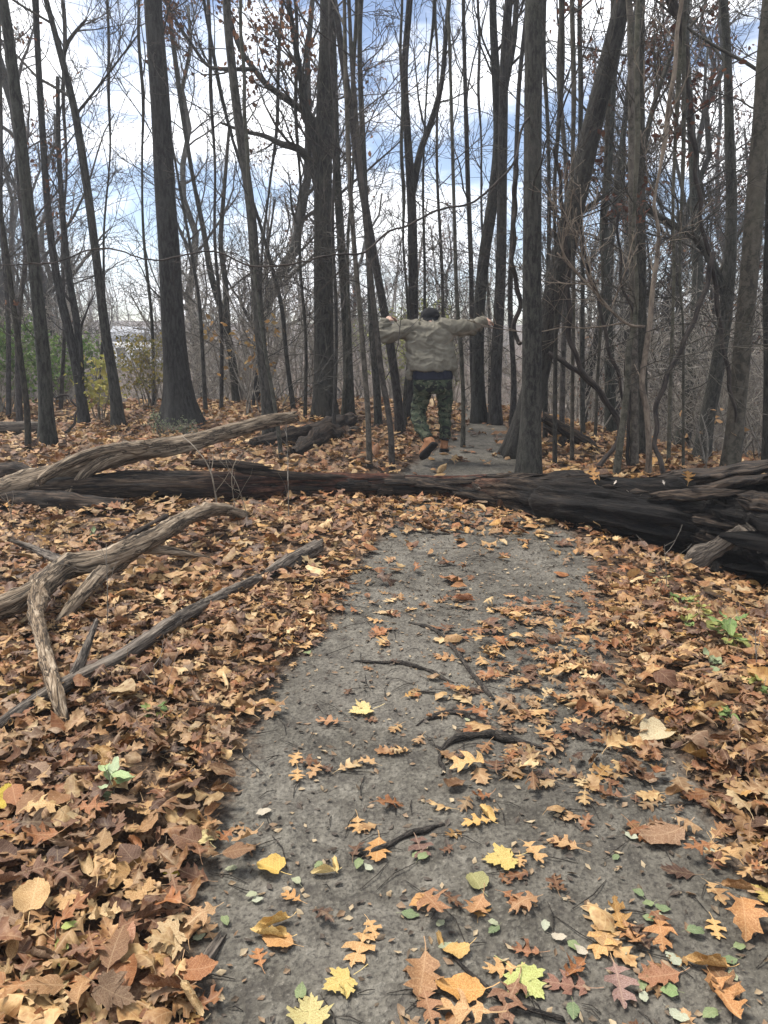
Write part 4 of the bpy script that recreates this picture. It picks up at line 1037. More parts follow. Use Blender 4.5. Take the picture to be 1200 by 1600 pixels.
# ------------------------------------------------------------------ fallen leaves
def leaf_material(name, single):
    m, t, b, o = mat_new(name)
    if single:
        c = N(t, 'ShaderNodeObjectInfo').outputs['Color']
    else:
        c = attr(t, 'tint', 'Color')
    lu = attr(t, 'blade')
    sp_ = N(t, 'ShaderNodeSeparateXYZ'); L(t, lu, sp_.inputs[0])
    ax_ = math_(t, 'ABSOLUTE', sp_.outputs[0])
    rib = ramp(t, ax_, [(0.0, 1.0), (0.022, 0.0)])
    # side veins leave the midrib forwards
    vv = math_(t, 'SINE', math_(t, 'MULTIPLY', math_(t, 'SUBTRACT', sp_.outputs[1], math_(t, 'MULTIPLY', ax_, 0.75)), 42.0))
    vein = math_(t, 'MULTIPLY', ramp(t, vv, [(0.86, 0.0), (0.99, 1.0)]), 0.5)
    oc = N(t, 'ShaderNodeTexCoord').outputs['Object']
    n1 = noise(t, oc, 38, 4, 0.6); n2 = noise(t, oc, 190, 3, 0.6)
    dk = mixc(t, 1.0, c, (0.62, 0.50, 0.42), 'MULTIPLY')
    lt = mixc(t, 0.30, c, (0.62, 0.47, 0.28))
    cc = mixc(t, ramp(t, n1, [(0.36, 0.0), (0.60, 1.0)]), dk, c)
    cc = mixc(t, math_(t, 'MULTIPLY', ramp(t, n1, [(0.55, 0.0), (0.72, 1.0)]), 0.6), cc, lt)
    cc = mixc(t, ramp(t, n2, [(0.30, 0.45), (0.42, 0.0)]), cc, dk)
    cc = mixc(t, math_(t, 'MULTIPLY', math_(t, 'MAXIMUM', rib, vein), 0.55), cc, lt)
    L(t, cc, b.inputs['Base Color'])
    b.inputs['Roughness'].default_value = 0.62
    b.inputs['Specular IOR Level'].default_value = 0.35
    bump(t, b, math_(t, 'ADD', n1, math_(t, 'MULTIPLY', vein, -0.6)), 0.35, 0.006)
    tl = N(t, 'ShaderNodeBsdfTranslucent'); L(t, cc, tl.inputs[0])
    ms = N(t, 'ShaderNodeMixShader'); ms.inputs[0].default_value = 0.15
    L(t, b.outputs[0], ms.inputs[1]); L(t, tl.outputs[0], ms.inputs[2]); L(t, ms.outputs[0], o.inputs[0])
    return m
M_LEAF1 = leaf_material('fallen_leaf', True)
M_LEAFN = leaf_material('litter_leaves', False)

OAK = [(.02, 0), (.05, .10), (.17, .13), (.25, .23), (.13, .23), (.045, .32), (.16, .38), (.30, .45), (.36, .60), (.20, .53), (.06, .62), (.13, .68), (.21, .76), (.23, .88), (.12, .81), (.05, .85), (.07, .90), (.035, .95), (0, 1)]
OAKM = [0, .06, .10, .15, .22, .29, .32, .36, .42, .49, .56, .60, .64, .70, .75, .79, .85, .92, 1]
OAK2 = [(.025, 0), (.10, .10), (.22, .18), (.30, .30), (.21, .31), (.14, .37), (.27, .44), (.37, .58), (.26, .57), (.16, .62), (.23, .69), (.28, .82), (.18, .80), (.11, .83), (.11, .90), (.05, .94), (0, 1)]
OAK2M = [0, .08, .13, .20, .27, .34, .39, .45, .52, .58, .63, .69, .75, .80, .86, .92, 1]
ELL = [(.02, 0), (.16, .10), (.27, .25), (.31, .42), (.28, .60), (.19, .78), (.09, .91), (0, 1)]
ELLM = [0, .1, .25, .42, .6, .78, .91, 1]
ROUND = [(.02, .05), (.22, .0), (.40, .14), (.46, .36), (.40, .58), (.26, .76), (.11, .90), (0, 1)]
ROUNDM = [.05, .12, .25, .4, .58, .76, .9, 1]
MAP = [(.02, .12), (.14, .02), (.24, .06), (.30, .02), (.34, .16), (.50, .22), (.44, .32), (.56, .50), (.42, .50), (.36, .56), (.22, .46), (.26, .66), (.30, .74), (.18, .74), (.12, .86), (.05, .88), (0, 1)]
MAPM = [.12, .13, .16, .19, .23, .28, .33, .38, .42, .46, .50, .60, .66, .72, .80, .88, 1]
LOW_OAK = [(.03, 0), (.25, .20), (.06, .31), (.36, .54), (.08, .61), (.24, .84), (.06, .87), (0, 1)]
LOW_OAKM = [0, .12, .3, .42, .57, .70, .84, 1]
def leaf_geo(out, mid, fold=.15, roll=0.0, bend=0.0, rip=.04, seed=0, stem=.28, twist=0.0, asym=.08, inner=True):
    """blade with a midrib, two halves, a stalk. length 1 along +y. returns V, quads, blade coords"""
    rng = np.random.default_rng(seed)
    o_ = np.array(out, float); m = np.array(mid, float); n = len(o_)
    V = [np.column_stack([np.zeros(n), m])]
    for sgn in (1, -1):
        w = o_.copy(); w[:, 0] *= sgn * (1 + rng.uniform(-asym, asym)); w[1:-1] += rng.normal(size=(n - 2, 2)) * .018 * (1 + asym)
        V.append(w)
        V.append(np.column_stack([w[:, 0] * .52, (w[:, 1] * .52 + m * .48)]))
    V = np.concatenate(V)
    M_, Rr, Ri, Ll, Li = (np.arange(n) + n * k for k in range(5))
    q = []
    for i in range(n - 1):
        if not inner:
            q += [(M_[i], Rr[i], Rr[i + 1], M_[i + 1]), (M_[i + 1], Ll[i + 1], Ll[i], M_[i])]
            continue
        q += [(M_[i], Ri[i], Ri[i + 1], M_[i + 1]), (Ri[i], Rr[i], Rr[i + 1], Ri[i + 1]), (M_[i + 1], Li[i + 1], Li[i], M_[i]), (Li[i + 1], Ll[i + 1], Ll[i], Li[i])]
    B = V.copy()
    if stem:
        k = len(V); w = .011
        st = np.array([[-w, 0], [w, 0], [w * .8 + .02, -stem * .5], [-w * .8 + .02, -stem * .5], [w + .06, -stem], [-w + .06, -stem]])
        V = np.concatenate([V, st]); B = np.concatenate([B, np.zeros((6, 2))])
        q += [(k, k + 3, k + 2, k + 1), (k + 3, k + 5, k + 4, k + 2)]
    x, y = V[:, 0], V[:, 1]
    z = fold * np.abs(x)
    z = z + rip * np.sin(y * 11 + seed + np.sign(x) * 1.3) * np.abs(x) * 4 + .5 * rip * np.sin(x * 17 + y * 5 + seed)
    if roll:
        a = x * roll
        x, z = np.sin(a) / roll, z + (1 - np.cos(a)) / abs(roll)
    if twist:
        a = twist * (y - .4); x, z = x * np.cos(a) - z * np.sin(a), x * np.sin(a) + z * np.cos(a)
    if bend:
        a = (y - .35) * bend; rr_ = 1 / bend - z
        y, z = .35 + np.sin(a) * rr_, (1 / bend) - np.cos(a) * rr_
    V3 = np.column_stack([x, y - .45, z])
    q = np.array(q); use, inv = np.unique(q, return_inverse=True)
    return V3[use], inv.reshape(-1, 4), np.column_stack([B, np.zeros(len(B))])[use]
def variants(out, mid, n, seed, curl=1.0, stem=.28, asym=.1, inner=True):
    rng = np.random.default_rng(seed)
    r = []
    for k in range(n):
        r.append(leaf_geo(out, mid, rng.uniform(-.15, .45) * curl, rng.choice([0.0, rng.uniform(-3.0, 3.0)]) * curl, rng.uniform(-1.6, 1.6) * curl or .1, .05 * curl, seed + k, stem, rng.uniform(-.7, .7) * curl, asym, inner))
    return r
SETS = {'oak': variants(OAK, OAKM, 10, 1), 'oak2': variants(OAK2, OAK2M, 8, 30), 'ell': variants(ELL, ELLM, 6, 60, 1.1), 'round': variants(ROUND, ROUNDM, 5, 80), 'maple': variants(MAP, MAPM, 6, 100),
        'roll': [leaf_geo(ELL, ELLM, .1, 7.5 + k * .8, .5, .03, 130 + k, .2, .3) for k in range(4)], 'low': variants(LOW_OAK, LOW_OAKM, 8, 150, 1.0, 0, .1, False), 'flat': variants(OAK, OAKM, 5, 170, .35), 'flat2': variants(OAK2, OAK2M, 5, 190, .35), 'mflat': variants(MAP, MAPM, 4, 210, .4),
        'lowell': [leaf_geo(ELL[::2] + [ELL[-1]], ELLM[::2] + [1.0], .2, 2.0 * (k - 2), .6, .05, 240 + k, 0, 0.0, .08, False) for k in range(5)]}
def refine(o_, m_, k, ser, seed):
    o2 = np.array(o_); n = len(o2); q = (n - 1) * k + 1
    a = np.linspace(0, n - 1, q); i = np.clip(a.astype(int), 0, n - 2); f = (a - i)[:, None]
    e = np.concatenate([[2 * o2[0] - o2[1]], o2, [2 * o2[-1] - o2[-2]]])
    A, B, C, D = e[i], e[i + 1], e[i + 2], e[i + 3]
    r = .5 * (2 * B + (C - A) * f + (2 * A - 5 * B + 4 * C - D) * f ** 2 + (3 * B - A - 3 * C + D) * f ** 3)
    r[1:-1, 0] += ser * (np.arange(1, q - 1) % 2); r[:, 0] = np.maximum(r[:, 0], 0)
    return [tuple(x) for x in r], list(np.interp(a, np.arange(n), m_))
_e, _em = refine(ELL, ELLM, 3, .012, 1); _r, _rm = refine(ROUND, ROUNDM, 3, .018, 2); _m, _mm = refine(MAP, MAPM, 2, .012, 3)
SETS['ellf'] = variants(_e, _em, 6, 400, .55, .3, .03); SETS['roundf'] = variants(_r, _rm, 5, 420, .5, .4, .03); SETS['maplef'] = variants(_m, _mm, 6, 440, .28, .5, .04)
SETS['rollf'] = [leaf_geo(_e, _em, .1, 7.0 + k * .8, .5, .03, 460 + k, .2, .3, .03) for k in range(4)]
FINE = {'ell': 'ellf', 'round': 'roundf', 'maple': 'maplef', 'mflat': 'maplef', 'roll': 'rollf'}
PALETTE = np.array([(.29, .155, .068), (.38, .225, .100), (.22, .105, .048), (.47, .31, .145), (.16, .080, .044), (.55, .39, .19), (.31, .135, .05), (.115, .064, .042), (.42, .28, .15), (.62, .48, .27), (.27, .185, .12), (.45, .27, .085)])
PW = np.array([12, 12, 11, 10, 8, 7, 7, 6, 8, 4, 6, 4.0]); PW /= PW.sum()
def rot_mats(rng, n, tilt):
    yaw = rng.uniform(0, 2 * np.pi, n)
    ta, tx = rng.uniform(0, 2 * np.pi, n), np.abs(rng.normal(size=n)) * tilt
    c, s = np.cos(yaw), np.sin(yaw); z = np.zeros(n); o1 = np.ones(n)
    Rz = np.stack([np.stack([c, -s, z], -1), np.stack([s, c, z], -1), np.stack([z, z, o1], -1)], -2)
    kx, ky = np.cos(ta), np.sin(ta); ct, st = np.cos(tx), np.sin(tx)
    K = np.stack([np.stack([z, z, ky], -1), np.stack([z, z, -kx], -1), np.stack([-ky, kx, z], -1)], -2)
    Rt = np.eye(3)[None] + st[:, None, None] * K + (1 - ct)[:, None, None] * (K @ K)
    flip = np.where(rng.random(n) < .5, 1.0, -1.0)
    Fm = np.zeros((n, 3, 3)); Fm[:, 0, 0] = flip; Fm[:, 1, 1] = 1; Fm[:, 2, 2] = flip
    return Rt @ Rz @ Fm
def litter(name, label, pos, kinds, size, rng, tilt, cols=None):
    n = len(pos)
    V_, Q_, B_, C_, k = [], [], [], [], 0
    ks = rng.integers(0, len(kinds), n)
    Rm = rot_mats(rng, n, tilt)
    sc = size * np.clip(rng.lognormal(-.03, .27, n), .4, 1.55)
    if cols is None:
        cols = PALETTE[rng.choice(len(PALETTE), n, p=PW)] * np.array([.75, .71, .655])
        # drifts differ slightly in hue
        f = fbm(pos[:, 0] * .9, pos[:, 1] * .9, 0, 61, 2)
        cols = cols * (1 + .22 * f[:, None]) * rng.uniform(.60, 1.28, (n, 1))
    for i, (v, q, b_) in enumerate(kinds):
        sel = np.where(ks == i)[0]
        if not len(sel): continue
        w = np.einsum('nij,vj->nvi', Rm[sel] * sc[sel, None, None], v) + pos[sel][:, None, :]
        lo = w[:, :, 2].min(1) - (pos[sel, 2] - .002)
        w[:, :, 2] -= np.minimum(lo, 0)[:, None] * .85
        V_.append(w.reshape(-1, 3)); Q_.append((q[None] + (np.arange(len(sel)) * len(v))[:, None, None] + k).reshape(-1, 4))
        B_.append(np.tile(b_, (len(sel), 1))); C_.append(np.repeat(np.column_stack([cols[sel], np.ones(len(sel))]), len(v), 0)); k += len(sel) * len(v)
    o_ = mk(name, np.concatenate(V_), np.concatenate(Q_), None, M_LEAFN, None, {'blade': np.concatenate(B_), 'tint': np.clip(np.concatenate(C_), 0, 1)})
    return tag(o_, label, None, None, 'stuff')
def density(x, y):
    p = path_sd(x, y)
    cov = smooth(.06, -.14, p + .10 * fbm(x * 3, y * 3, 0, 71, 2))
    # a drift of leaves reaches over the right half of the mid path, and lies against the trunk
    right = np.interp(y, PRY, PRX) - x
    drift = smooth(.95, .05, right + .35 * fbm(x * 2.2, y * 2.2, 0, 72, 3)) * smooth(2.0, 2.5, y) * smooth(4.6, 3.6, y) * .55
    foot = smooth(5.35, 5.9, y + .25 * fbm(x * 2, y * 2, 0, 73, 2)) * smooth(7.2, 6.8, y) * .85
    bey = smooth(6.8, 7.2, y) * .10
    sprinkle = .010 + .03 * smooth(-.1, .7, x - .35 * (y - 2)) * smooth(3.2, 2.2, y) + .085 * smooth(3.0, 4.6, y) + .02 * np.maximum(fbm(x * 1.5, y * 1.5, 0, 74, 2), 0)
    return np.clip(np.maximum.reduce([cov, drift * (p > 0), foot, bey, np.where(p > 0, sprinkle, 0)]), 0, 1)
def place(rng, per_m2, xr, yr, thick):
    n = int(per_m2 * (xr[1] - xr[0]) * (yr[1] - yr[0]))
    x = rng.uniform(*xr, n); y = rng.uniform(*yr, n)
    d = density(x, y)
    inview = np.abs(x) < .56 * y + .9
    k = (rng.random(n) < d) & inview
    x, y, d = x[k], y[k], d[k]
    hm = .5 + .5 * fbm(x * 1.6, y * 1.6, 0, 81, 3)
    z = surf(x, y) + .006 + rng.random(len(x)) * thick * d * (.3 + hm) - .0 
    return np.column_stack([x, y, z]), d
rng = np.random.default_rng(2024)
near_kinds = SETS['oak'] * 2 + SETS['oak2'] + SETS['ell'] + SETS['round'][:3] + SETS['maple'][:3] + SETS['roll']
posA, dA = place(rng, 760, (-3.4, 3.6), (1.05, 4.3), .06)
on = dA < .5
litter('leaf_litter', 'deep brown leaf litter on both banks near the camera', posA[~on], near_kinds, .077, rng, .30)
flatk = SETS['flat'] * 2 + SETS['flat2'] + SETS['oak'][:6] + SETS['ell'][:2] + SETS['mflat'][:1]
litter('scattered_leaves', 'loose brown leaves sprinkled over the mud', posA[on], flatk, .080, rng, .16)
mid_kinds = SETS['oak'] + SETS['oak2'] + SETS['ell'] + SETS['roll']
posB, dB = place(rng, 330, (-5.2, 5.2), (4.3, 7.6), .07)
litter('leaf_litter', 'brown leaf litter in front of and along the fallen trunk', posB, SETS['low'] + SETS['lowell'] + SETS['oak'][:2], .098, rng, .32)
posC, dC = place(rng, 130, (-10, 9), (7.4, 15.5), .07)
litter('leaf_litter', 'sunlit tan leaf litter on the knoll behind the trunk', posC, SETS['low'] + SETS['lowell'], .120, rng, .36)
posD, dD = place(rng, 14, (-18, 20), (13.5, 32), .05)
litter('leaf_litter', 'thin far leaf litter down the slope', posD, SETS['low'][:4], .22, rng, .4)

# crumbs of leaf, bark and twig on the mud
n = 6500
x = rng.uniform(-1.6, 2.0, n); y = 1.1 + 5.6 * rng.random(n) ** 1.1
k = path_sd(x, y) > -.1; x, y = x[k], y[k]
pc = np.column_stack([x, y, surf(x, y) + .004])
crumb = [leaf_geo(ELL[::3] + [ELL[-1]], ELLM[::3] + [1.0], .3, 2.0, .8, .06, 300 + i, 0, 0.0, .08, False) for i in range(4)]
cc = np.array([(.10, .075, .05), (.05, .04, .032), (.22, .15, .09), (.34, .27, .17), (.07, .06, .05)])[rng.choice(5, len(pc), p=[.22, .25, .24, .17, .12])]
litter('leaf_crumbs', 'small dark crumbs of leaf and bark trodden into the mud', pc, crumb, .022, rng, .3, cc)
tw_n = 900
x = rng.uniform(-1.8, 2.2, tw_n); y = 1.1 + 5.8 * rng.random(tw_n)
a = rng.uniform(0, 6.28, tw_n); ln = rng.uniform(.015, .09, tw_n)
tp = np.stack([np.column_stack([x, y]) + s * np.column_stack([np.cos(a + b_), np.sin(a + b_)]) * ln[:, None] for s, b_ in ((-1, 0), (0, .2), (1, .25))], 1)
tz = surf(tp[:, :, 0], tp[:, :, 1]) + np.array([.004, .010, .003])
v, q, tt, g = tube(np.concatenate([tp, tz[..., None]], -1), np.tile([.0012, .0018, .0009], (tw_n, 1)), 4, cap=False)
tag(mk('twig_debris', v, q, None, M_ROOT, None, {'grain': g}), 'tiny dark twigs scattered on the mud', None, None, 'stuff')

# the leaves that show largest: each on its own
LM = {}
def leaf_obj(name, label, group, kind, var, u=None, v=None, size=.1, yaw=0.0, col=(.4, .24, .1), tilt=(0, 0), dz=.004, pos=None):
    kind = FINE.get(kind, kind); var = var % len(SETS[kind]); key = (kind, var)
    if key not in LM:
        vv, q_, b_ = SETS[kind][var % len(SETS[kind])]
        o_ = mk(name, vv, q_, None, M_LEAF1, None, {'blade': b_}); LM[key] = o_.data
    else:
        o_ = bpy.data.objects.new(name, LM[key]); COL.objects.link(o_)
    vv = SETS[kind][var % len(SETS[kind])][0]
    if pos is None:
        h_ = hit(u, v); pos = (h_[0], h_[1], float(surf(h_[0], h_[1])))
    from mathutils import Euler
    e = Euler((tilt[0], tilt[1], yaw))
    M3 = np.array(e.to_matrix()) * size
    lo = (vv @ M3.T)[:, 2].min()
    o_.location = (pos[0], pos[1], pos[2] + dz + .004 - lo * .9)
    o_.rotation_euler = e; o_.scale = (size,) * 3
    o_.color = (*col, 1)
    return tag(o_, label, 'leaf', group)
TAN, ORA, BRN, DRK, YLW, LIM, GRN, PGR, GRY, RED, MAU = (.50, .31, .13), (.46, .25, .085), (.30, .155, .075), (.17, .095, .065), (.52, .41, .13), (.47, .42, .18), (.13, .19, .09), (.36, .40, .30), (.40, .36, .28), (.30, .11, .06), (.26, .165, .14)
PG = 'leaves lying singly on the mud path'
r_ = math.radians
H = [  # label, kind, var, u, v, size, yaw deg, colour
 ('tan five lobed oak leaf alone in mid path, stalk toward the trunk', 'flat', 0, 560, 1290, .105, 185, TAN),
 ('broad shallow lobed orange tan leaf alone by the half buried root', 'flat2', 0, 590, 1328, .125, 175, ORA),
 ('yellow leaf marked with a black spot at the litter edge', 'round', 1, 422, 1362, .095, 60, (.56, .39, .09)),
 ('pale curled leaf with a rolled tip on bare mud', 'roll', 0, 508, 1368, .085, 100, (.58, .47, .22)),
 ('upright curled sliver of yellow leaf beside the rolled leaf', 'roll', 1, 524, 1358, .070, 10, (.62, .48, .20)),
 ('small rust oak scrap below the black spotted yellow leaf', 'flat', 1, 456, 1408, .075, 60, ORA),
 ('rolled golden leaf, upper of the golden bunch on the mud', 'roll', 2, 430, 1452, .105, 115, (.60, .40, .13)),
 ('rolled golden leaf, lower of the golden bunch on the mud', 'roll', 3, 424, 1472, .115, 80, (.60, .42, .15)),
 ('orange curled leaf under the golden bunch', 'ell', 1, 436, 1480, .10, 70, ORA),
 ('brick red oak scrap left of the golden bunch', 'flat', 2, 406, 1506, .075, 20, (.38, .17, .06)),
 ('large light tan oak leaf pointing down below centre', 'flat', 3, 562, 1486, .135, 165, TAN),
 ('small light oak leaf touching the large tan one below centre', 'flat', 4, 582, 1458, .080, 200, TAN),
 ('folded yellow maple leaf near the bottom edge of the path', 'maple', 1, 530, 1545, .095, 120, YLW),
 ('bright pale yellow maple leaf cut by the bottom edge', 'mflat', 0, 484, 1592, .105, 0, LIM),
 ('pale yellow maple leaf on the litter edge at the left', 'mflat', 1, 322, 1306, .095, 30, (.70, .62, .30)),
 ('yellow maple leaf touching two tan oak leaves on bare mud', 'mflat', 2, 782, 1348, .115, 100, YLW),
 ('tan oak leaf touching the yellow maple leaf', 'flat', 1, 832, 1340, .105, 205, TAN),
 ('little tan scrap between yellow maple and tan oak leaves', 'flat', 4, 812, 1350, .065, 170, TAN),
 ('round olive green leaf alone in the middle of the mud', 'round', 0, 744, 1382, .080, 20, (.27, .27, .11)),
 ('starry tan oak leaf right above the twig', 'flat', 2, 882, 1325, .115, 60, (.42, .26, .12)),
 ('big brown deep cut oak leaf standing on edge, left of pair', 'oak', 2, 672, 1436, .165, 200, BRN),
 ('tan brown oak leaf curled at the right of the deep cut one', 'oak2', 2, 744, 1424, .115, 150, (.40, .22, .10)),
 ('golden scrap tucked behind the big deep cut brown leaf', 'ell', 2, 660, 1412, .085, 100, ORA),
 ('brown oak leaf folded like a boat on open mud', 'oak', 4, 818, 1422, .115, 120, (.34, .19, .09)),
 ('small shiny green leaflet on open mud by the folded leaf', 'ell', 0, 772, 1456, .045, 130, GRN),
 ('slim ochre leaf lying above the dark slanting twig', 'ell', 3, 714, 1494, .085, 110, (.55, .36, .12)),
 ('narrow ochre sliver upright beside the slim ochre leaf', 'roll', 1, 687, 1478, .060, 5, (.52, .34, .12)),
 ('big brown oak leaf topping the heap at the bottom', 'oak2', 3, 660, 1532, .165, 170, (.32, .18, .085)),
 ('wide orange oval leaf on the heap at the bottom', 'ell', 4, 722, 1552, .135, 85, (.52, .28, .08)),
 ('dark brown oak leaf lying across the slanting twig', 'oak', 1, 795, 1568, .155, 150, (.22, .115, .065)),
 ('pale tan oak leaf under the heap at the bottom edge', 'oak', 6, 722, 1588, .150, 80, (.48, .30, .14)),
 ('small brown oak leaf hanging off the heap', 'flat', 1, 668, 1580, .10, 190, BRN),
 ('tan oak leaf beside the mottled green maple leaf', 'flat', 0, 782, 1518, .095, 95, TAN),
 ('mottled yellow green maple leaf on the mud', 'mflat', 3, 822, 1538, .120, 215, (.42, .47, .16)),
 ('rusty crumpled oak leaf with a straight straw on it', 'oak', 7, 824, 1490, .085, 80, (.30, .14, .07)),
 ('dark reddish oak leaf right of the mottled green one', 'flat', 3, 888, 1540, .125, 80, (.22, .11, .075)),
 ('bright tan oak leaf, leftmost of the row of four', 'flat', 2, 940, 1474, .125, 150, (.52, .32, .12)),
 ('orange brown oak leaf, second of the row of four', 'oak', 0, 986, 1464, .115, 190, (.40, .21, .09)),
 ('rust oak leaf, last on the right of the row of four', 'oak', 3, 1030, 1466, .115, 170, (.42, .21, .08)),
 ('mauve grey oak leaf with narrow lobes below the row of four', 'flat', 1, 966, 1540, .135, 175, MAU),
 ('russet oak leaf below the row of four', 'flat2', 2, 1032, 1528, .12, 100, (.30, .145, .075)),
 ('whitish green narrow leaflet right of the russet leaf', 'ell', 0, 1052, 1504, .055, 25, PGR),
 ('round green leaflet below the russet leaf', 'round', 2, 1046, 1552, .045, 80, (.20, .30, .12)),
 ('large rust oak leaf with deep bays at lower right', 'oak', 5, 1130, 1560, .155, 185, (.44, .23, .09)),
 ('curled golden brown leaf above the deep bayed rust leaf', 'roll', 2, 1108, 1512, .12, 80, (.46, .28, .10)),
 ('small neat tan oak leaf on dark mud at the right', 'flat', 4, 1118, 1450, .085, 170, (.58, .38, .15)),
 ('large smooth orange brown lobed leaf at the right bank', 'oak2', 5, 1160, 1445, .16, 160, (.44, .23, .09)),
 ('broad wrinkled brown leaf like a folded cloth on the right mud', 'ell', 5, 1035, 1310, .19, 110, (.27, .165, .095)),
 ('tan oak leaf with a pale green leaflet on it at right', 'flat', 0, 1120, 1340, .125, 175, (.48, .30, .13)),
 ('pale green leaflet lying on the tan oak leaf at right', 'ell', 0, 1108, 1335, .045, 10, PGR),
 ('yellow crumpled maple leaf at the very right edge', 'maple', 2, 1196, 1402, .085, 40, YLW),
 ('bright yellow leaf standing at the left photo edge', 'round', 3, 12, 1266, .105, 20, (.66, .52, .07)),
 ('big pinkish brown round leaf in the litter at bottom left', 'round', 0, 165, 1502, .185, 200, (.38, .20, .12)),
 ('olive buff round leaf in the bottom left corner litter', 'round', 4, 66, 1552, .14, 150, (.36, .28, .13)),
 ('large dull brown maple leaf at the bottom of the left litter', 'mflat', 1, 212, 1568, .22, 170, (.25, .15, .09)),
 ('grey tan maple leaf on the mud edge at the bottom', 'mflat', 2, 274, 1572, .085, 190, (.42, .33, .22)),
 ('yellow and green leaf peeping from the litter edge', 'ell', 2, 270, 1368, .075, 75, (.66, .54, .06)),
 ('tall tan oak leaf tip rising from the left litter edge', 'oak', 8, 175, 1375, .12, 190, TAN),
 ('pale cream broad leaf in the right litter above the mud', 'round', 1, 1025, 1155, .17, 120, (.50, .43, .27)),
 ('yellowish cupped leaf left of the pale cream broad leaf', 'round', 2, 975, 1130, .10, 100, (.54, .44, .20)),
 ('brown cupped leaf, upper of two in the upper mid path', 'ell', 4, 705, 907, .16, 85, (.34, .16, .07)),
 ('reddish curled leaf, lower of two in the upper mid path', 'roll', 3, 725, 940, .15, 80, (.32, .14, .07)),
 ('pale oval leaf flat on the mud below the stick end', 'ell', 0, 603, 958, .11, 85, (.50, .37, .20)),
 ('tan ball of crumpled oak leaves below the arched root', 'oak', 9, 735, 1200, .16, 100, (.56, .37, .15)),
 ('dark purple brown oak leaf half in the mud, with green leaflets', 'flat', 3, 655, 1326, .125, 190, (.15, .085, .065)),
 ('golden oak leaf with a curled companion behind it', 'flat', 2, 745, 1290, .105, 100, (.54, .34, .11)),
 ('curled golden leaf behind the golden oak leaf', 'roll', 0, 762, 1276, .10, 20, (.58, .40, .14)),
 ('small tan star leaf on bare mud left of the arched root', 'flat', 4, 626, 1176, .075, 100, TAN),
 ('narrow folded tan leaf on bare mud in mid path', 'oak', 4, 573, 1198, .09, 70, (.44, .28, .13)),
 ('tan oak leaf, top of the trio near the left mud edge', 'flat', 1, 462, 1190, .09, 170, TAN),
 ('tan oak leaf, bottom middle of the trio near the mud edge', 'flat', 0, 465, 1216, .095, 185, TAN),
 ('brown and tan oak leaf, right one of the trio', 'flat', 2, 492, 1208, .095, 160, (.40, .24, .11)),
 ('pale yellow ragged maple leaf high on the left mud', 'mflat', 0, 565, 1112, .12, 110, (.62, .50, .22)),
 ('rust oak leaf left of the pale ragged maple leaf', 'oak', 1, 515, 1130, .12, 80, (.36, .19, .09)),
 ('cream coloured leaf lying on the mud right against the trunk', 'round', 0, 662, 786, .15, 90, (.62, .50, .34)),
 ('cream leaf on the litter in front of the trunk, left one', 'round', 1, 540, 790, .13, 90, (.55, .44, .30)),
 ('yellow leaf in the litter beside the short split log end', 'mflat', 1, 402, 955, .12, 20, (.68, .52, .18)),
 ('yellow oval leaf in the litter by the stub branch', 'ell', 3, 26, 1088, .11, 90, (.66, .50, .12)),
]
for i, (lab, kd, vr_, u, v, sz, yw, cl_) in enumerate(H):
    tl_ = (0.0, 0.0)
    if 'on edge' in lab or 'standing' in lab or 'rising' in lab: tl_ = (.45, .2)
    leaf_obj('fallen_leaf', lab, PG if path_sd(*hit(u, v)[:2]) > 0 else 'single leaves in the litter', kd, vr_, u, v, sz * .92, r_(yw), tuple(q * .9 for q in cl_), tl_, .012 if u < 300 or u > 1150 or (v < 1180 and u > 950) else .004)
# small leaflets, pale green and grey
GS = [(826 + 0, 350)]
rg = np.random.default_rng(8)
LEAFLETS = [(413, 1276), (412, 1352), (463, 1382), (393, 1405), (402, 1410), (352, 1444), (312, 1468), (362, 1360), (498, 1356), (561, 1352), (576, 1356), (650, 1338), (661, 1342), (640, 1430), (688, 1450), (697, 1488), (852, 1452), (872, 1470), (897, 1482), (908, 1490), (962, 1342), (997, 1395), (1013, 1412), (1035, 1420), (1028, 1432), (1015, 1438), (1085, 1462), (1155, 1480), (1140, 1502), (1004, 1538), (1006, 1560), (1060, 1590), (1110, 1588), (895, 1585), (1145, 1528), (470, 1562), (972, 1488), (960, 1470), (986, 1310), (478, 1012), (480, 1024), (730, 1128), (770, 1448)]
for i, (u, v) in enumerate(LEAFLETS):
    kq = rg.integers(0, 5); cl_ = [PGR, GRN, (.30, .34, .22), (.42, .39, .31), (.18, .24, .11)][kq]; zone = ('left of mid path' if u < 560 else ('in mid path' if u < 850 else 'toward the right bank')); band = 'at the bottom edge' if v > 1490 else ('low down' if v > 1370 else 'farther up')
    leaf_obj('small_leaflet', 'small ' + ['whitish green', 'dark green', 'sage green', 'cream', 'mid green'][kq] + ' oval leaflet on the mud ' + band + ', ' + zone, 'small leaflets on the mud', 'ell', int(rg.integers(0, 6)), u, v, rg.uniform(.03, .052), rg.uniform(0, 6.28), cl_)
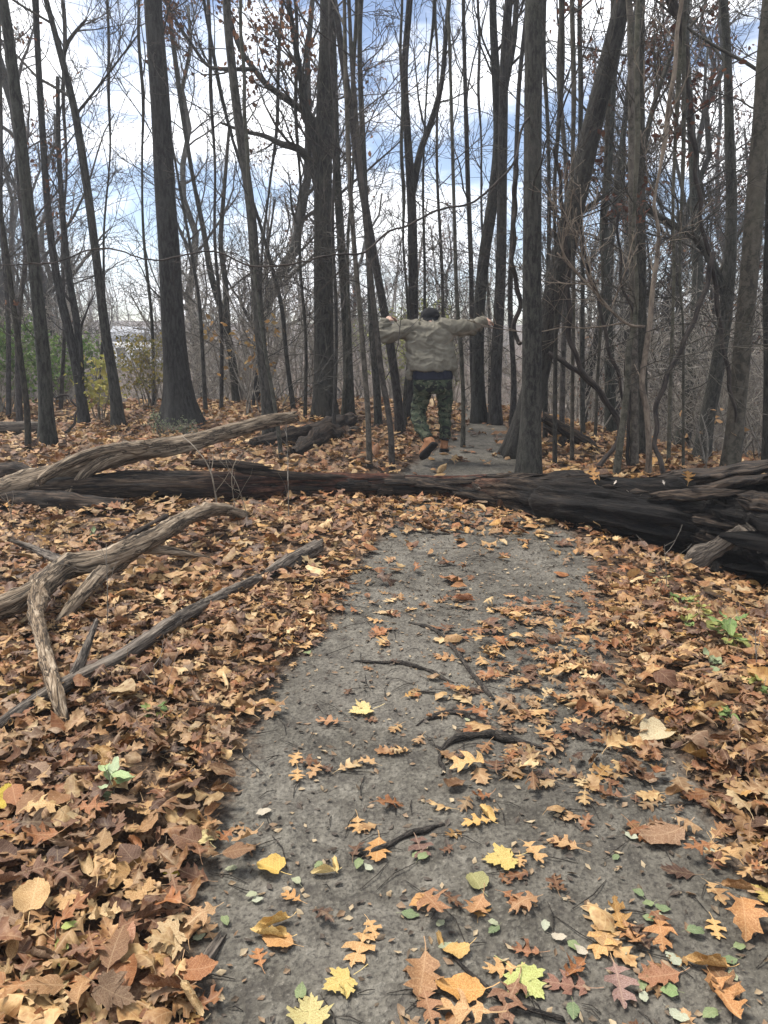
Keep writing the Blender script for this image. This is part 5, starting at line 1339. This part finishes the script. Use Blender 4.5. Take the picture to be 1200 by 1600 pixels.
# the rest of the large near leaves
nrest = 300 - len(H) - len(LEAFLETS) if False else 175
xs, ys, tries = [], [], 0
cu, cv = rg.uniform(0, 1200, 2500), 1240 + 360 * rg.random(2500)
cf = np.array([flat(a, b_) for a, b_ in zip(cu, cv)]); cd, cp = density(cf[:, 0], cf[:, 1]), path_sd(cf[:, 0], cf[:, 1])
for u, v, f, d, pz in zip(cu, cv, cf, cd, cp):
    if len(xs) >= nrest: break
    if rg.random() > d or (pz > .1 and (f[0] < .25 or rg.random() < .75)): continue
    if any((f[0] - a) ** 2 + (f[1] - b_) ** 2 < .004 for a, b_ in zip(xs, ys)): continue
    xs.append(f[0]); ys.append(f[1])
    left = f[0] < .2
    kd = ['oak', 'oak', 'oak2', 'oak', 'ell', 'round', 'maple', 'roll'][rg.integers(0, 8)]
    cl_ = PALETTE[rg.choice(len(PALETTE), p=PW)] * np.array([.75, .71, .655]) * rg.uniform(.7, 1.2)
    if pz > .1:
        gr, kd, lift_ = 'loose leaves on the near mud', ['flat', 'oak', 'flat2'][rg.integers(0, 3)], .004
    elif left:
        gr, lift_ = 'top leaves of the left litter', .045
    else:
        gr, lift_ = 'top leaves of the right litter', .035
    lum = cl_.mean()
    shade = 'pale tan' if lum > .33 else ('light brown' if lum > .25 else ('mid brown' if lum > .16 else 'dark brown'))
    form = {'oak': 'lobed oak', 'oak2': 'broad oak', 'flat': 'flat lobed oak', 'flat2': 'broad oak', 'ell': 'oval', 'round': 'rounded', 'maple': 'maple', 'roll': 'rolled up'}[kd]
    row = 'at the bottom edge' if v > 1490 else ('low down' if v > 1370 else 'farther up')
    col_ = ('at the photo edge' if u < 130 or u > 1090 else ('in the inner litter' if left or u > 1000 else 'mid path')) if lift_ > .01 else ('left of mid path' if u < 560 else ('in mid path' if u < 850 else 'toward the right bank'))
    lab = shade + ' ' + form + ' leaf on the ' + ('mud' if lift_ < .01 else ('left litter' if left else 'right litter')) + ' ' + row + ', ' + col_
    lab = lab.replace('flat lobed oak', 'flat oak')
    lab = lab.replace(' leaf on the left litter', ' leaf, left litter').replace(' leaf on the right litter', ' leaf, right litter')
    leaf_obj('fallen_leaf', lab, gr, kd, int(rg.integers(0, 10)), size=rg.uniform(.07, .115), yaw=rg.uniform(0, 6.28), col=tuple(np.clip(cl_, 0, 1)), tilt=(rg.normal() * .22, rg.normal() * .22) if lift_ > .01 else (0, 0), dz=lift_, pos=(f[0], f[1], float(surf(f[0], f[1]))))

# leaves caught on the trunk
for i, (u, v, cl_) in enumerate([(925, 757, ORA), (933, 768, TAN), (1072, 765, TAN), (1000, 782, (.55, .5, .42)), (960, 762, (.6, .56, .5)), (1035, 762, (.6, .56, .5)), (980, 777, (.6, .56, .5)), (1100, 782, (.5, .45, .36))]):
    p = near_log(u, v) + np.array([0, -.01, .02])
    leaf_obj('fallen_leaf', ['orange starry leaf caught on top of the black trunk', 'tan starry leaf caught on the face of the black trunk', 'tan leaf caught near the thick end of the black trunk'][i] if i < 3 else 'tiny pale leaf scrap stuck to the black trunk', 'leaves caught on the trunk', 'flat', i % 5, size=.13 if i < 3 else .035, yaw=i * 1.3, col=cl_, tilt=(.9, 0), dz=0, pos=tuple(p))

# ------------------------------------------------------------------ small plants
def seedling(label, u, v, h, seed, cols=None, n=9, wd=.05, name='seedling'):
    rng = np.random.default_rng(seed)
    p0 = gp(u, v, -.01)
    e = empty(name, tuple(p0)); tag(e, label, 'plant', 'green seedlings in the litter')
    k = np.linspace(0, 1, 8)
    ax = np.column_stack([.25 * h * k ** 2 * rng.normal(), .2 * h * k ** 2 * rng.normal(), k * h])
    v_, q_, t_, g_ = tube(ax, np.linspace(.0022, .001, 8), 5, cap=False)
    mk('stem', v_, q_, None, M_BRUSH, e, {'grain': g_})
    cols = cols or [(.11, .19, .05), (.16, .25, .07), (.24, .27, .07)]
    idx = rng.uniform(.35, 1, n) * 7
    for j in range(n):
        i = int(idx[j]); p = ax[i]
        vv, q2, b2 = SETS['ell'][j % 6]
        o_ = leaf_mesh_child(e, vv, q2, b2, p, rng.uniform(.6, 1.2) * wd, rng.uniform(0, 6.28), rng.uniform(-.6, .5), cols[rng.integers(0, len(cols))])
SM = {}
def leaf_mesh_child(e, vv, q2, b2, p, s, yaw, tl_, c):
    key = id(vv)
    if key not in SM:
        w = vv.copy(); w[:, 1] += .72
        o_ = mk('leaf', w, q2, None, M_LEAF1, e, {'blade': b2}); SM[key] = o_.data
    else:
        o_ = bpy.data.objects.new('leaf', SM[key]); COL.objects.link(o_); o_.parent = e
    o_.location = tuple(p); o_.rotation_euler = (tl_, 0, yaw); o_.scale = (s,) * 3; o_.color = (*c, 1)
    return o_
seedling('bushiest green seedling on the right bank with drooping leaves', 1135, 1018, .17, 1, None, 21, 0.081)
seedling('narrow green seedling left of the bushiest one', 1068, 995, .12, 2, None, 12, 0.065)
seedling('small green seedling up the bank near the trunk', 1056, 955, .12, 3, None, 10, 0.065)
seedling('yellowing seedling between the two narrow green ones', 1092, 975, .12, 4, [(.34, .33, .08), (.28, .3, .08)], 9, 0.065)
seedling('grey green seedling lower on the right bank', 1108, 1050, .10, 5, [(.2, .26, .14)], 12, 0.065)
seedling('dark green seedling at the right photo edge', 1190, 1092, .10, 6, None, 12, 0.065)
seedling('small seedling in the right litter above the cream leaf', 1140, 1140, .10, 7, None, 9, 0.058)
seedling('sparse brown stemmed seedling near the trunk drift', 1034, 925, .16, 8, [(.25, .24, .1)], 7, 0.052)
seedling('pale green trailing seedling in the left litter', 182, 1262, .14, 9, [(.36, .46, .28), (.3, .42, .2)], 12, 0.058)
seedling('small green seedling below the long stick', 250, 1120, .08, 10, None, 10, 0.052)
seedling('thin yellow green sprout in the bottom left litter', 86, 1500, .10, 11, [(.3, .36, .1)], 6, 0.046)
seedling('green tuft on the dark bank behind the forked limb', 145, 848, .08, 12, [(.16, .22, .1)], 15, 0.058)
# bare dry stalks
def stalk(label, pts, r0, seed, mat=None):
    p = np.array([P(u, v, y) for u, v, y in pts]); p[0, 2] = hgt(p[0, 0], p[0, 1]) - .02
    c = spline(p, 18); e = empty('dry_stalk', tuple(c[0])); tag(e, label, 'dry stalk', 'bare dry stalks')
    rng = np.random.default_rng(seed)
    R_ = np.linspace(r0, r0 * .4, 18)
    v_, q_, t_, g_ = tube(c - c[0], R_, 5, cap=False); mk('stem', v_, q_, None, mat or M_BRUSH, e, {'grain': g_})
    p1, r1, l1 = grow(rng, (c - c[0])[None], R_[None], 5, .25, 1, (.12, .35), (25, 60), .04, .16, 6, .6, .0015)
    v_, q_, t_, g_ = tube(p1, r1, 4, cap=False); mk('side_twigs', v_, q_, None, mat or M_BRUSH, e, {'grain': g_})
stalk('pale dry stalk leaning left over the middle of the trunk', [(342, 790, 5.6), (330, 740, 5.6), (305, 700, 5.65), (285, 682, 5.7)], .008, 1, M_BLEACH)
stalk('thin arching pale stalk right of the leaning pale one', [(372, 800, 5.5), (362, 750, 5.5), (372, 715, 5.5), (392, 700, 5.5)], .004, 2, M_BLEACH)
stalk('slim brown stalk in front of the trunk left of the path', [(450, 790, 5.6), (450, 735, 5.6), (447, 660, 5.6)], .004, 3)
stalk('pale bent twig spray over the trunk', [(392, 790, 5.5), (372, 760, 5.5), (356, 730, 5.5), (350, 700, 5.5)], .004, 4, M_BLEACH)
stalk('thin dark upright stalk through the forked limb', [(170, 1010, 3.6), (168, 930, 3.6), (166, 850, 3.6)], .003, 5)
stalk('dark thin stalk standing below the long stick', [(248, 1190, 2.9), (244, 1120, 2.9), (240, 1040, 2.9)], .003, 6)
stalk('thin tangled stalk in the bottom left litter', [(20, 1330, 2.35), (40, 1270, 2.35), (10, 1200, 2.4)], .003, 7)
stalk('thin brown stalk at the right bank edge', [(1186, 1120, 3.1), (1184, 1060, 3.1), (1180, 985, 3.1)], .003, 8)
stalk('fine upright stalk before the drift at the trunk end', [(1042, 935, 4.2), (1041, 895, 4.2), (1038, 850, 4.2)], .003, 9)
stalk('bleached twig tangle before the short charred log', [(20, 812, 5.5), (12, 780, 5.5), (8, 770, 5.5)], .006, 10, M_BLEACH)
# ------------------------------------------------------------------ the person leaping along the path
yp = 8.6                                   # just beyond the trunk, both feet clear of the ground
PS = yp / 9.15
def J(u, v, dy=0.0):
    return P(u, v, yp + dy)
PX = yp / F
def limb(pts, rs, flatn=1.0, n=26, S_=16):
    c = spline(np.column_stack([pts, np.asarray(rs) * PS]), n)
    v, q, t_, g = tube(c[:, :3], np.maximum(c[:, 3], .002), S_)
    return v, q, t_, g
def ball(c, r, n=12):
    r = np.asarray(r if np.ndim(r) else (r, r, r), float) * PS
    th = np.linspace(0, np.pi, n); ph = np.arange(2 * n) * np.pi / n
    v = np.array([[np.sin(a) * np.cos(b_), np.sin(a) * np.sin(b_), np.cos(a)] for a in th for b_ in ph]) * r + np.asarray(c)
    m = 2 * n
    i = (np.arange(n - 1) * m)[:, None]; j = np.arange(m)[None]
    q = np.stack([i + j, i + m + j, i + m + (j + 1) % m, i + (j + 1) % m], -1).reshape(-1, 4)
    return v, q, np.zeros((0, 3), int), np.zeros((len(v), 3))
def ringloft(rings, S_=28, power=2.4):
    """rings: (centre, half width x, half depth y, tilt of ring plane forward)"""
    r = np.array([[*c, w * PS, d * PS, tl] for c, w, d, tl in rings]); r = spline(r, 36)
    a = np.arange(S_) * 2 * np.pi / S_
    cx_ = np.sign(np.cos(a)) * np.abs(np.cos(a)) ** (2 / power); sy_ = np.sign(np.sin(a)) * np.abs(np.sin(a)) ** (2 / power)
    V = []
    for row in r:
        V.append(row[:3] + np.column_stack([cx_ * row[3], sy_ * row[4] * np.cos(row[5]), sy_ * row[4] * np.sin(row[5])]))
    n = len(r); V = np.array(V).reshape(-1, 3)
    i = (np.arange(n - 1) * S_)[:, None]; j = np.arange(S_)[None]
    q = np.stack([i + j, i + (j + 1) % S_, i + S_ + (j + 1) % S_, i + S_ + j], -1).reshape(-1, 4)
    k0 = len(V); V = np.concatenate([V, [V[:S_].mean(0)], [V[-S_:].mean(0)]])
    jj = np.arange(S_)
    t_ = np.concatenate([np.stack([np.full(S_, k0), (jj + 1) % S_, jj], -1), np.stack([np.full(S_, k0 + 1), k0 - S_ + jj, k0 - S_ + (jj + 1) % S_], -1)])
    return V, q, t_, np.zeros((len(V), 3))
def fuse(name, parts, voxel, mat, parent=None, sm=4, wr=None, org=None):
    """overlapping solids merged into one continuous skin"""
    v, q, t_, g = join(parts)
    tmp = mk(name + '_tmp', v, q, t_)
    md = tmp.modifiers.new('r', 'REMESH'); md.mode = 'VOXEL'; md.voxel_size = voxel
    ms = tmp.modifiers.new('s', 'SMOOTH'); ms.iterations = sm; ms.factor = .5
    dg = bpy.context.evaluated_depsgraph_get()
    me = bpy.data.meshes.new_from_object(tmp.evaluated_get(dg))
    bpy.data.objects.remove(tmp)
    n = len(me.vertices)
    co = np.empty(n * 3, np.float32); me.vertices.foreach_get('co', co); co = co.reshape(-1, 3).astype(float)
    nr = np.empty(n * 3, np.float32); me.vertices.foreach_get('normal', nr); nr = nr.reshape(-1, 3)
    if wr is not None:
        co = co + nr * wr(co)[:, None]
    if org is not None:
        co = co - org
    me.vertices.foreach_set('co', co.astype(np.float32).ravel())
    me.polygons.foreach_set('use_smooth', np.ones(len(me.polygons), bool))
    me.materials.clear(); me.materials.append(mat); me.name = name; me.update()
    o_ = bpy.data.objects.new(name, me); COL.objects.link(o_)
    if parent is not None: o_.parent = parent
    return o_
def cloth(name, c1, c2, scale=60, fold=14, bs=.5):
    m, t, b, o = mat_new(name)
    oc = N(t, 'ShaderNodeTexCoord').outputs['Object']
    a_ = noise(t, oc, fold, 4, .55, 1.2); w_ = noise(t, oc, scale * 4, 2, .5)
    L(t, mixc(t, ramp(t, a_, [(.35, 0.0), (.65, 1.0)]), c1, c2), b.inputs['Base Color'])
    b.inputs['Roughness'].default_value = .92
    bump(t, b, math_(t, 'ADD', a_, math_(t, 'MULTIPLY', w_, .12)), bs, .02)
    return m
M_JACKET = cloth('olive_brown_canvas', (.125, .115, .090), (.180, .165, .130), 60, 9, .45)
M_NAVY = cloth('navy_knit', (.010, .012, .022), (.018, .021, .036), 80, 10, .3)
M_HAT = cloth('black_knit', (.006, .0065, .008), (.014, .015, .018), 90, 12, .3)
m_skin, t, b, o = mat_new('skin')
b.inputs['Base Color'].default_value = (.50, .31, .235, 1); b.inputs['Roughness'].default_value = .55
m_camo, t, b, o = mat_new('green_camouflage_cloth')
oc = N(t, 'ShaderNodeTexCoord').outputs['Object']
c1 = noise(t, mapped(t, oc, (11, 11, 18)), 1.0, 3, .5, .8); c2 = noise(t, mapped(t, oc, (13, 13, 20), (5, 2, 9)), 1.0, 3, .5, .8); c3 = noise(t, mapped(t, oc, (16, 16, 24), (1, 7, 3)), 1.0, 3, .5, .8)
cc_ = mixc(t, ramp(t, c1, [(.49, 0.0), (.52, 1.0)]), (.030, .042, .027), (.052, .064, .038))
cc_ = mixc(t, ramp(t, c2, [(.53, 0.0), (.56, 1.0)]), cc_, (.008, .010, .009))
cc_ = mixc(t, ramp(t, c3, [(.58, 0.0), (.61, 1.0)]), cc_, (.088, .092, .058))
L(t, cc_, b.inputs['Base Color']); b.inputs['Roughness'].default_value = .95
bump(t, b, noise(t, oc, 14, 4, .55, 1.0), .5, .02)
m_boot, t, b, o = mat_new('tan_leather')
oc = N(t, 'ShaderNodeTexCoord').outputs['Object']
L(t, ramp(t, noise(t, oc, 30, 4, .6), [(.35, (.22, .095, .040)), (.65, (.37, .175, .085))]), b.inputs['Base Color']); b.inputs['Roughness'].default_value = .6
m_sole, t, b, o = mat_new('dark_rubber'); b.inputs['Base Color'].default_value = (.014, .013, .012, 1)
m_sock, t, b, o = mat_new('dark_wool'); b.inputs['Base Color'].default_value = (.010, .009, .010, 1)

org = J(678, 600); org[2] = hgt(org[0], org[1])
neck, headc = J(673, 503, .17), J(672, 497, .26)
shL, elL, wrL, haL = J(641, 513, .10), J(598, 526, .02), J(603, 503, .10), J(614, 494, .14)
shR, elR, wrR, haR = J(700, 510, .10), J(732, 513, .16), J(754, 504, .20), J(767, 499, .23)
pel, chest = J(675, 598, .0), J(671, 530, .09)
hpL, knL, anL = J(662, 606, .0), J(654, 643, .05), J(668, 684, -.25)
hpR, knR, anR = J(690, 606, .0), J(695, 650, .06), J(695, 688, .0)
def hand(wr, tip, nrmv, curl, r=.0095):
    """palm, four fingers of unequal length and a thumb, curled by `curl` at every joint"""
    f = nrm(tip - wr); n_ = nrm(nrmv - f * np.dot(nrmv, f)); s = np.cross(n_, f)
    out = []
    for k in range(5):                      # palm as a fan of short solids so that it stays one flat mass
        o0 = s * (k - 2) * .017
        out.append(limb([wr + o0 * .55, wr + f * .045 + o0 * .9, wr + f * .088 + o0], [.017, .017, .0125], 1, 8, 10))
    for k, ln in enumerate((.036, .041, .038, .030)):
        p = wr + f * .086 + s * (k - 1.5) * .0215; d = f; pts = [p - f * .01]
        for j in range(3):
            a = curl * (.9 if j == 0 else 1.1)
            d = nrm(d * math.cos(a) - n_ * math.sin(a)); p = p + d * ln * (1 - .2 * j); pts.append(p)
        out.append(limb(pts, [r, r, r * .93, r * .75], 1, 10, 8))
    p = wr + f * .025 - s * .036; d = nrm(f * .7 - s * .7 - n_ * .2); pts = [wr + f * .02 - s * .02]
    for j in range(3):
        pts.append(p); p = p + d * .030; d = nrm(d + f * .35 + s * .25 * j - n_ * curl * .4)
    out.append(limb(pts, [.013, .012, .0105, .009][:len(pts)], 1, 10, 8))
    return out
fwd = nrm(np.array([0, .85, -.5]))
body = [ringloft([(J(672, 506, .15), .07, .06, 0), (J(671, 516, .12), .19, .09, 0), (J(671, 545, .07), .18, .11, 0), (J(674, 580, .02), .16, .10, 0), (J(676, 606, .0), .17, .11, 0)]),
        limb([J(672, 508, .14), neck, J(672, 498, .23)], [.062, .058, .06]),
        ball(headc, (.077, .100, .108)), ball(headc + np.array([0, .06, -.035]), (.055, .05, .07)),
        ball(headc + np.array([0, .112, -.012]), (.013, .018, .022)), ball(headc + np.array([.034, .092, .014]), (.016, .010, .009)), ball(headc + np.array([-.034, .092, .014]), (.016, .010, .009)),
        ball(headc + np.array([0, .100, -.052]), (.026, .010, .008)), ball(headc + np.array([.079, .005, -.005]), (.010, .018, .030)), ball(headc + np.array([-.079, .005, -.005]), (.010, .018, .030)),
        limb([J(655, 512, .11), shL, elL, wrL], [.065, .052, .036, .028]), limb([J(688, 510, .11), shR, elR, wrR], [.065, .052, .038, .028]),
        limb([pel, hpL, knL, anL], [.08, .078, .055, .042]), limb([pel, hpR, knR, anR], [.08, .078, .055, .042])]
body += hand(wrL, haL + np.array([.02, .03, .04]), np.array([-.6, -.6, .5]), 1.1) + hand(wrR, haR + np.array([.03, .02, .01]), np.array([.1, -.5, .85]), .85)
person = fuse('person', body, .0075, m_skin, None, 3, None, org)
person.location = tuple(org)
tag(person, 'person in olive jacket and camouflage trousers leaping along the path, seen from behind, arms out', 'person')

def jwr(co):
    r = co - org
    x, y_, z = r[:, 0], r[:, 1], r[:, 2]
    # uneven pulled folds: slanting creases from each armpit, broken up by noise, and crumple on the sleeves
    wx, wz = x + .05 * noise3(x * 6, z * 6, 1, 3), z + .05 * noise3(x * 5, z * 5, 7, 4)
    c1 = 1 - np.abs(fbm(wx * 5 + wz * 7, wz * 9 - wx * 4, y_ * 2, 5, 3)) * 3.2
    c2 = 1 - np.abs(fbm(wx * 4 - wz * 6, wz * 8 + wx * 5, y_ * 2 + 4, 6, 3)) * 3.2
    f = np.where(x < 0, c1, c2) * .5 + .5 * np.maximum(c1, c2)
    sleeve = smooth(.24, .32, np.abs(x))
    amp = .020 + .006 * sleeve
    return amp * np.clip(f, -.6, 1) + .004 * fbm(x * 16, y_ * 16, z * 16, 8, 2)
jk = [ringloft([(J(674, 499, .18), .066, .07, .3), (J(673, 503, .16), .105, .085, .2), (J(671, 507, .14), .19, .105, .1), (J(670, 513, .12), .245, .135, 0), (J(670, 524, .10), .275, .15, 0), (J(671, 540, .08), .275, .16, 0), (J(673, 556, .05), .280, .165, 0), (J(675, 570, .02), .285, .165, 0), (J(676, 578, .01), .275, .16, 0)], 40, 2.5),
      limb([J(652, 515, .11), J(638, 514, .10), J(618, 518, .07), elL, elL + (wrL - elL) * .4, wrL + (wrL - elL) * .05], [.115, .098, .085, .074, .060, .048], 1, 40, 20),
      limb([J(688, 513, .11), J(703, 512, .11), J(718, 513, .14), elR, J(745, 508, .18), J(758, 503, .205)], [.115, .098, .088, .078, .064, .052], 1, 40, 20),
      limb([J(706, 577, -.02), J(712, 586, -.03), J(715, 594, -.03)], [.03, .03, .012], 1, 10, 10), limb([J(642, 577, .0), J(639, 585, .0), J(641, 592, -.01)], [.03, .028, .012], 1, 10, 10)]
jacket = fuse('jacket', jk, .009, M_JACKET, person, 4, jwr, org); jacket['label'] = 'olive brown canvas jacket with creased back'
cl_ = [ringloft([(J(674, 503, .15), .120, .100, .5), (J(674, 499, .17), .122, .105, .5), (J(674, 496.5, .18), .114, .10, .5)], 24, 2.2)]
fuse('collar', cl_, .009, M_JACKET, jacket, 3, None, org)
for a_, b2, r0 in ((wrL - (wrL - elL) * .16, wrL + (wrL - elL) * .08, .054), (J(751, 505.5, .19), J(760, 502.5, .21), .056)):
    fuse('cuff', [limb([a_, b2], [r0, r0 - .003], 1, 8, 18)], .008, M_JACKET, jacket, 2, None, org)
fuse('undershirt', [ringloft([(J(676, 572, .02), .238, .145, 0), (J(676, 584, .01), .240, .150, 0), (J(676, 593, .0), .236, .150, 0)], 30, 2.5)], .011, M_NAVY, person, 3, None, org)
def twr(co):
    r = co - org
    return .007 * np.sin(r[:, 2] * 70 + r[:, 0] * 25 + 2.5 * noise3(r[:, 0] * 7, r[:, 1] * 7, r[:, 2] * 7, 4)) * smooth(.95, .5, r[:, 2]) + .006 * fbm(r[:, 0] * 12, r[:, 1] * 12, r[:, 2] * 12, 9, 2)
tr_ = [ringloft([(J(676, 587, .0), .215, .13, 0), (J(676, 598, -.01), .232, .145, 0), (J(676, 608, -.01), .225, .145, 0), (J(676, 614, .0), .19, .12, 0)], 30, 2.5),
       limb([J(662, 604, -.01), J(659, 620, .03), knL, J(656, 662, -.07), J(665, 679, -.20), J(669, 686, -.25)], [.115, .108, .094, .086, .072, .066], 1, 40, 20),
       limb([J(692, 604, -.01), J(695, 620, .03), knR, J(696, 670, .03), J(695, 686, .0)], [.112, .100, .078, .070, .066], 1, 40, 20)]
tro = fuse('trousers', tr_, .011, m_camo, person, 4, twr, org); tro['label'] = 'dark green camouflage trousers'
fuse('hat', [ball(headc + np.array([0, -.015, .022]), (.118, .128, .100)), limb([headc + np.array([-.085, -.08, -.03]), headc + np.array([0, -.115, -.04]), headc + np.array([.085, -.08, -.03])], [.036, .044, .036])], .008, M_HAT, person, 3, None, org)['label'] = 'black knitted hat'
def boot(ank, heel, toe, upv):
    f = nrm(toe - heel); n_ = nrm(upv - f * np.dot(upv, f)); s = np.cross(f, n_)
    ln = np.linalg.norm(toe - heel)
    W = [(.0, .030), (.06, .037), (.25, .036), (.45, .040), (.66, .050), (.82, .048), (.94, .034), (1.0, .014)]
    secs = []
    for k, (a, w) in enumerate(W):
        hgt_ = np.interp(a, [0, .3, .5, .7, .9, 1], [.095, .105, .085, .062, .05, .03])
        secs.append((heel + f * a * ln, w, hgt_))
    K = 16; ang = np.arange(K) * 2 * np.pi / K
    V = np.array([[c + s * (np.sign(np.cos(x)) * abs(np.cos(x)) ** .7 * w) + n_ * (h_ * .5 + h_ * .5 * np.sign(np.sin(x)) * abs(np.sin(x)) ** .7) for x in ang] for c, w, h_ in secs]).reshape(-1, 3)
    m_ = len(secs); i = (np.arange(m_ - 1) * K)[:, None]; j = np.arange(K)[None]
    q = np.stack([i + j, i + (j + 1) % K, i + K + (j + 1) % K, i + K + j], -1).reshape(-1, 4)
    k0 = len(V); V = np.concatenate([V, [V[:K].mean(0)], [V[-K:].mean(0)]]); jj = np.arange(K)
    t_ = np.concatenate([np.stack([np.full(K, k0), (jj + 1) % K, jj], -1), np.stack([np.full(K, k0 + 1), k0 - K + jj, k0 - K + (jj + 1) % K], -1)])
    up_ = (V, q, t_, np.zeros((len(V), 3)))
    b = fuse('boot', [up_, limb([heel + f * .065 + n_ * .06, heel + f * .062 + n_ * .12, ank + (ank - heel) * .06], [.046, .047, .048], 1, 12, 16)], .0085, m_boot, person, 3, None, org)
    b['label'] = 'tan leather ankle boot'
    # sole: heel block, waist and tread
    Vs = []
    for lvl in (-.026, .008):
        for a, w in W:
            for sg in (1, -1):
                dz = .007 if (.30 < a < .5 and lvl < 0) else 0
                Vs.append(heel + f * ((a - .5) * 1.05 + .5) * ln + s * sg * (w + .006) + n_ * (lvl + dz))
    Vs = np.array(Vs); m2 = len(W); q = []
    for L_ in (0, 1):
        for k in range(m2 - 1):
            o_ = L_ * m2 * 2 + k * 2
            q.append((o_, o_ + 1, o_ + 3, o_ + 2) if L_ == 0 else (o_, o_ + 2, o_ + 3, o_ + 1))
    for k in range(m2 - 1):
        for sg in (0, 1):
            a = k * 2 + sg; q.append((a, a + 2, a + 2 + m2 * 2, a + m2 * 2) if sg == 0 else (a, a + m2 * 2, a + 2 + m2 * 2, a + 2))
    q += [(0, m2 * 2, m2 * 2 + 1, 1), (m2 * 2 - 2, m2 * 2 - 1, m2 * 4 - 1, m2 * 4 - 2)]
    mk('sole', Vs - org, q, None, m_sole, b, None, False)
    for k in range(7):
        a = .56 + k * .055
        c = heel + f * a * ln - n_ * .028; w = np.interp(a, [x[0] for x in W], [x[1] for x in W]) * .85
        Vb = np.array([c + f * x * .006 + s * y_ * w + n_ * z * .004 for x in (-1, 1) for y_ in (-1, 1) for z in (-1, 1)])
        mk('tread', Vb - org, [(0, 1, 3, 2), (4, 6, 7, 5), (0, 4, 5, 1), (2, 3, 7, 6), (0, 2, 6, 4), (1, 5, 7, 3)], None, m_sole, b, None, False)
    fuse('sock', [limb([ank + (ank - heel) * .02, ank + (ank - heel) * .25], [.050, .052], 1, 8, 16)], .009, m_sock, b, 2, None, org)
hR = J(694, 702, -.06)
tR = hR + np.array([.02, .255, -.045])
boot(anR + np.array([0, -.03, 0]), hR, tR, np.array([0, 0, 1.0]))
hL = J(679, 692, -.36); tL = J(658, 715, -.26)
boot(anL + np.array([.01, -.02, .0]), hL, tL, np.array([-.55, .75, .25]))

# ------------------------------------------------------------------ air
mh = bpy.data.materials.new('thin_autumn_haze'); mh.use_nodes = True
t = mh.node_tree; t.nodes.clear()
o = N(t, 'ShaderNodeOutputMaterial'); pv = N(t, 'ShaderNodeVolumePrincipled')
pv.inputs['Color'].default_value = (.93, .95, 1.0, 1); pv.inputs['Density'].default_value = .0024; pv.inputs['Anisotropy'].default_value = .35
L(t, pv.outputs[0], o.inputs['Volume'])
xa, xb, ya, yb_, za, zb = -215.0, 215.0, -85.0, 275.0, -9.0, 21.0
Vb = np.array([(x, y, z) for x in (xa, xb) for y in (ya, yb_) for z in (za, zb)])
tag(mk('haze', Vb, [(0, 1, 3, 2), (4, 6, 7, 5), (0, 4, 5, 1), (2, 3, 7, 6), (0, 2, 6, 4), (1, 5, 7, 3)], None, mh, None, None, False), kind='stuff')
